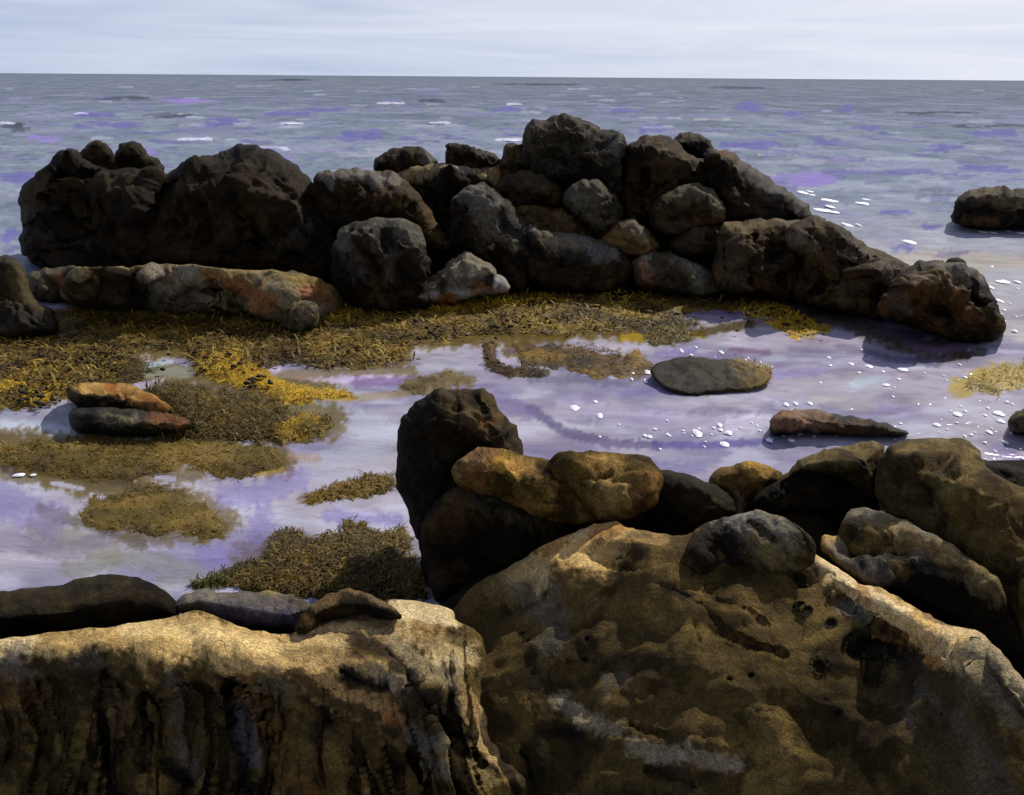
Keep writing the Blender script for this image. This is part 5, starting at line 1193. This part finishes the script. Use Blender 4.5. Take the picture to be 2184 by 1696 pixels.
weed('seaweed_clump', Z(3, [(-30, 1360), (60, 1330), (200, 1330), (240, 1400), (120, 1440), (0, 1440)]), 900, .07, [(132, 120, 50), (112, 100, 40), (96, 84, 36)], 109, 'pale olive seaweed mat left of the bright yellow clump', .03, group=WG)
weed('seaweed_clump', Z(6, [(420, 200), (520, 200), (640, 250), (640, 290), (560, 330), (440, 340), (380, 280)]), 700, .06, [(140, 112, 36), (120, 94, 30), (160, 132, 44)], 110, 'golden seaweed clump on the right tip of the fish-shaped rock', .14, group=WG)
weed('seaweed_clump', Z(6, [(1620, 340), (1680, 290), (1760, 240), (1860, 210), (2000, 190), (2000, 330), (1840, 350), (1740, 360)]), 1000, .06, [(170, 146, 66), (190, 164, 70), (150, 130, 60)], 111, 'pale yellow seaweed clump at the right edge of the pool', .03, group=WG)
weed('seaweed_clump', Z(4, [(-60, 620), (100, 620), (300, 590), (700, 590), (1100, 600), (1440, 640), (1470, 700), (1300, 780), (1160, 780), (950, 720), (800, 780), (500, 800), (300, 780), (100, 740), (-60, 720)]), 6500, .05, OLW, 112,
     'broad flat brown seaweed mat below the dark layered stone', .025, group=WG, lift=.2)
weed('seaweed_clump', Z(4, [(420, 980), (480, 900), (620, 860), (700, 830), (860, 820), (940, 860), (960, 940), (1040, 920), (1120, 990), (1160, 1090), (1060, 1110), (900, 1060), (760, 1080), (640, 1040), (500, 1060)]), 1900, .05, OLW, 113,
     'half-sunken brown seaweed patch at the left of the pool', .015, group=WG, lift=.15)
weed('seaweed_clump', V_(1030, 730, 1055, 732, 1058, 768, 1092, 786, 1170, 788, 1170, 803, 1080, 806, 1034, 784), 700, .06, [(50, 38, 18), (74, 54, 22), (98, 72, 30)], 114, 'dark brown crescent of seaweed curling in the middle of the pool', .03, group=WG, lift=.15, rag=2.5)
weed('seaweed_clump', V_(1100, 740, 1250, 735, 1370, 750, 1400, 790, 1330, 808, 1240, 800, 1180, 780, 1110, 775), 1100, .07, [(54, 46, 28), (86, 66, 26), (110, 84, 30), (150, 116, 36)], 115, 'patchy dark and ochre seaweed spreading right of the brown crescent', .02, group=WG, lift=.1, rag=5)
weed('seaweed_clump', V_(1170, 678, 1330, 676, 1480, 682, 1500, 700, 1350, 706, 1200, 700), 1500, .08, DKW, 116, 'dark brown strip of seaweed under the far edge of the pool', .03, group=WG, lift=.1)
weed('seaweed_clump', V_(560, 800, 620, 822, 740, 838, 760, 850, 640, 852, 560, 832), 700, .06, YEW, 117, 'thin mustard-yellow seaweed tail pointing at the upright rock', .03, group=WG, lift=.15, rag=3)
weed('seaweed_clump', V_(840, 830, 900, 805, 960, 795, 1020, 812, 960, 830, 900, 842), 500, .05, [(110, 96, 58), (130, 112, 70), (90, 76, 42)], 118, 'pale khaki seaweed patch just behind the upright rock', .02, group=WG, lift=.1, rag=3)
weed('seaweed_clump', Z(4, [(740, 340), (900, 340), (1060, 400), (1100, 500), (1000, 590), (820, 590), (900, 520), (860, 440)]), 2000, .06, DKW + OLW[:2], 119, 'taller dark brown seaweed tuft smothering the right ends of the two stacked stones', .2, group=WG, lift=.5)
# the weed bed between ridge and pool
bed = weed('seaweed_bed', V_(-20, 680, 120, 665, 300, 650, 500, 655, 700, 660, 830, 655, 960, 655, 1100, 630, 1260, 615, 1420, 620, 1540, 625, 1680, 640, 1640, 665, 1500, 660, 1440, 690, 1260, 712, 1080, 712, 980, 722, 860, 730, 880, 770, 760, 785, 600, 775, 540, 800, 420, 800, 400, 745, 260, 745, 250, 830, 120, 850, -20, 800),
     17000, .13, [(70, 56, 26), (92, 76, 32), (110, 90, 38), (128, 104, 42), (150, 124, 46)], 120, None, .04, 'stuff', .1, broad=.22)
weed('seaweed_bed', V_(700, 645, 790, 660, 900, 650, 1060, 640, 1180, 615, 1300, 622, 1400, 632, 1380, 645, 1200, 645, 1060, 665, 900, 672, 760, 690, 690, 700), 3800, .12, YEW, 121, None, .05, 'stuff', .12, broad=.22)
weed('seaweed_bed', V_(180, 770, 260, 750, 330, 790, 250, 830, 150, 830), 1200, .12, DKW, 122, None, .03, 'stuff', .12, broad=.15)


def pods(spots, n, size, seed):
    """dark bladders of the weed: little lumps scattered round the traced spots"""
    g = np.random.default_rng(seed)
    t = (1 + 5 ** .5) / 2
    iv = np.array([(-1, t, 0), (1, t, 0), (-1, -t, 0), (1, -t, 0), (0, -1, t), (0, 1, t), (0, -1, -t), (0, 1, -t), (t, 0, -1), (t, 0, 1), (-t, 0, -1), (-t, 0, 1)]) / 1.9
    it = np.array([(0, 11, 5), (0, 5, 1), (0, 1, 7), (0, 7, 10), (0, 10, 11), (1, 5, 9), (5, 11, 4), (11, 10, 2), (10, 7, 6), (7, 1, 8), (3, 9, 4), (3, 4, 2), (3, 2, 6), (3, 6, 8), (3, 8, 9), (4, 9, 5), (2, 4, 11), (6, 2, 10), (8, 6, 7), (9, 8, 1)])
    V, Fs = [], []
    for (x, y, rx, ry) in spots:
        for k in range(n):
            px, py = x + g.normal(0, rx * 1.3), y + g.normal(0, ry * 1.2)
            w = at_z(px * S, py * S, .05)
            s = size * g.uniform(.5, 1.3)
            Fs.append(it + 12 * len(V))
            V.append(iv * np.array([s * g.uniform(.8, 1.6), s * g.uniform(.8, 1.6), s * .7]) * g.uniform(.8, 1.2, (12, 3)) + w)
    return np.concatenate(V), np.concatenate(Fs)


pv, pf = pods([(190, 770, 60, 14), (100, 850, 50, 10), (230, 755, 24, 12), (480, 760, 40, 12), (800, 675, 60, 14), (960, 705, 50, 10), (1200, 640, 80, 8), (1310, 632, 60, 7), (1480, 640, 60, 7), (1630, 665, 50, 10), (1700, 690, 30, 8),
               (60, 840, 40, 12), (545, 812, 12, 7), (1640, 670, 60, 12), (1110, 690, 30, 6)], 18, .02, 5)
pv = pv - np.array(bed.location)
put('pods', make_mesh('pods', pv, pf, np.tile(lin((44, 34, 20)), (len(pv), 1)), M_WEED), kind='stuff', parent=bed)


# ------------------------------------------------------------------ white flecks: surf, spray and sun glints shaped as solid ovals
def white_flecks(spots, seed):
    g = np.random.default_rng(seed)
    V, Fs = [], []
    nb = 0
    for (x, y, wpx, hpx) in spots:
        c = at_z(x * S, y * S, .01)
        ppm = F / c[1]                       # pixels a metre there
        rx = wpx * S * .42 / ppm
        ry = hpx * S * .42 / ppm / max(.12, (CAM_H / c[1]))
        h = min(rx * .3, .008)
        m = 12
        ang = np.linspace(0, 2 * math.pi, m, endpoint=False)
        wob = 1 + .1 * g.normal(0, 1, m)
        rings = [(1.0, 0.0), (.72, .75), (.3, 1.0)]
        vv = [np.stack([c[0] + rx * s * wob * np.cos(ang), c[1] + ry * s * wob * np.sin(ang), np.full(m, c[2] - .004 + h * z)], 1) for s, z in rings]
        vv.append(c[None] + np.array([[0, 0, h]]))
        b = nb
        q = []
        for k in range(2):
            for i in range(m):
                j = (i + 1) % m
                q.append((b + k * m + i, b + k * m + j, b + (k + 1) * m + j, b + (k + 1) * m + i))
        for i in range(m):
            j = (i + 1) % m
            q.append((b + 2 * m + i, b + 2 * m + j, b + 3 * m, b + 3 * m))
        V += vv
        Fs += q
        nb += 3 * m + 1
    q = np.array(Fs)
    tri = q[q[:, 2] == q[:, 3]][:, :3]
    return np.concatenate(V), [q[q[:, 2] != q[:, 3]], tri]


SPARK0 = [(1225, 868, 26, 14), (1270, 855, 11, 7), (1279, 885, 16, 13), (1375, 927, 10, 7), (1385, 930, 14, 9), (1424, 925, 10, 7), (1487, 922, 22, 20), (1535, 905, 14, 12), (1537, 915, 12, 8), (1553, 922, 22, 10), (1546, 946, 26, 12),
         (1641, 938, 18, 10), (1688, 938, 18, 10), (1673, 921, 12, 11), (1705, 922, 12, 11), (1722, 920, 9, 9), (1736, 928, 9, 9), (1746, 920, 8, 8), (1748, 912, 7, 6), (1784, 927, 7, 5), (1677, 861, 13, 10), (1697, 859, 9, 10), (1728, 859, 11, 8),
         (1381, 792, 17, 11), (1348, 807, 6, 8), (1377, 811, 9, 11), (1454, 747, 9, 10), (1539, 750, 10, 8), (1597, 763, 6, 7), (1624, 772, 6, 7), (1646, 781, 6, 6), (1998, 905, 30, 14), (2042, 882, 36, 18), (2130, 880, 40, 20), (2135, 897, 30, 16),
         (2110, 920, 22, 16), (2145, 942, 22, 16), (2180, 975, 16, 14), (1853, 780, 18, 8), (1815, 775, 12, 7), (1925, 787, 26, 8), (1855, 780, 8, 6), (2111, 611, 22, 12), (2130, 640, 26, 14), (1940, 515, 26, 10), (1810, 480, 16, 13), (1832, 479, 8, 6),
         (1890, 820, 22, 6), (40, 1012, 30, 9), (70, 1012, 16, 6), (2170, 600, 20, 9), (2165, 705, 20, 8)]
SPARK = [(x, y, a * (.65 if x > 1980 else 1.05), b * (.7 if x > 1980 else 1.1)) for x, y, a, b in SPARK0]
for (x, y, sx, sy, n_) in ((1500, 920, 90, 14, 22), (1700, 905, 60, 22, 20), (2050, 900, 70, 30, 26), (2120, 960, 40, 14, 10), (1950, 800, 110, 18, 14), (2130, 640, 30, 40, 16), (1450, 770, 110, 18, 10)):
    for k_ in range(n_):
        SPARK.append((x + rng.normal(0, sx), y + rng.normal(0, sy), rng.uniform(3, 11), rng.uniform(3, 7)))
fv, ff = white_flecks(SPARK, 3)  # sun sparkles on the water, modelled as solid flecks
put('foam_and_glints', make_mesh('foam_and_glints', fv, ff, None, M_FLECK), kind='stuff')
BREAK = [(1712, 410, 22, 9), (1735, 416, 16, 6), (1760, 425, 30, 9), (1775, 428, 26, 8), (1838, 432, 30, 10), (1850, 426, 18, 8), (1756, 448, 40, 9), (1770, 440, 18, 9), (1780, 452, 22, 6), (1745, 446, 20, 6), (1728, 408, 12, 5),
         (2095, 494, 20, 6), (2118, 496, 14, 7), (2150, 493, 14, 6), (2180, 497, 24, 7), (2020, 468, 30, 5), (2140, 600, 34, 8), (385, 243, 14, 5), (425, 296, 34, 5), (405, 298, 10, 5), (440, 293, 8, 5), (625, 264, 36, 5), (835, 220, 40, 5), (175, 198, 10, 5),
         (1100, 299, 44, 6), (920, 262, 16, 4), (1096, 217, 22, 4), (600, 318, 50, 6), (1450, 208, 16, 3)]
fv, ff = white_flecks(BREAK, 4)
put('foam_and_glints', make_mesh('foam_and_glints', fv, ff, None, M_FLECK), kind='stuff')
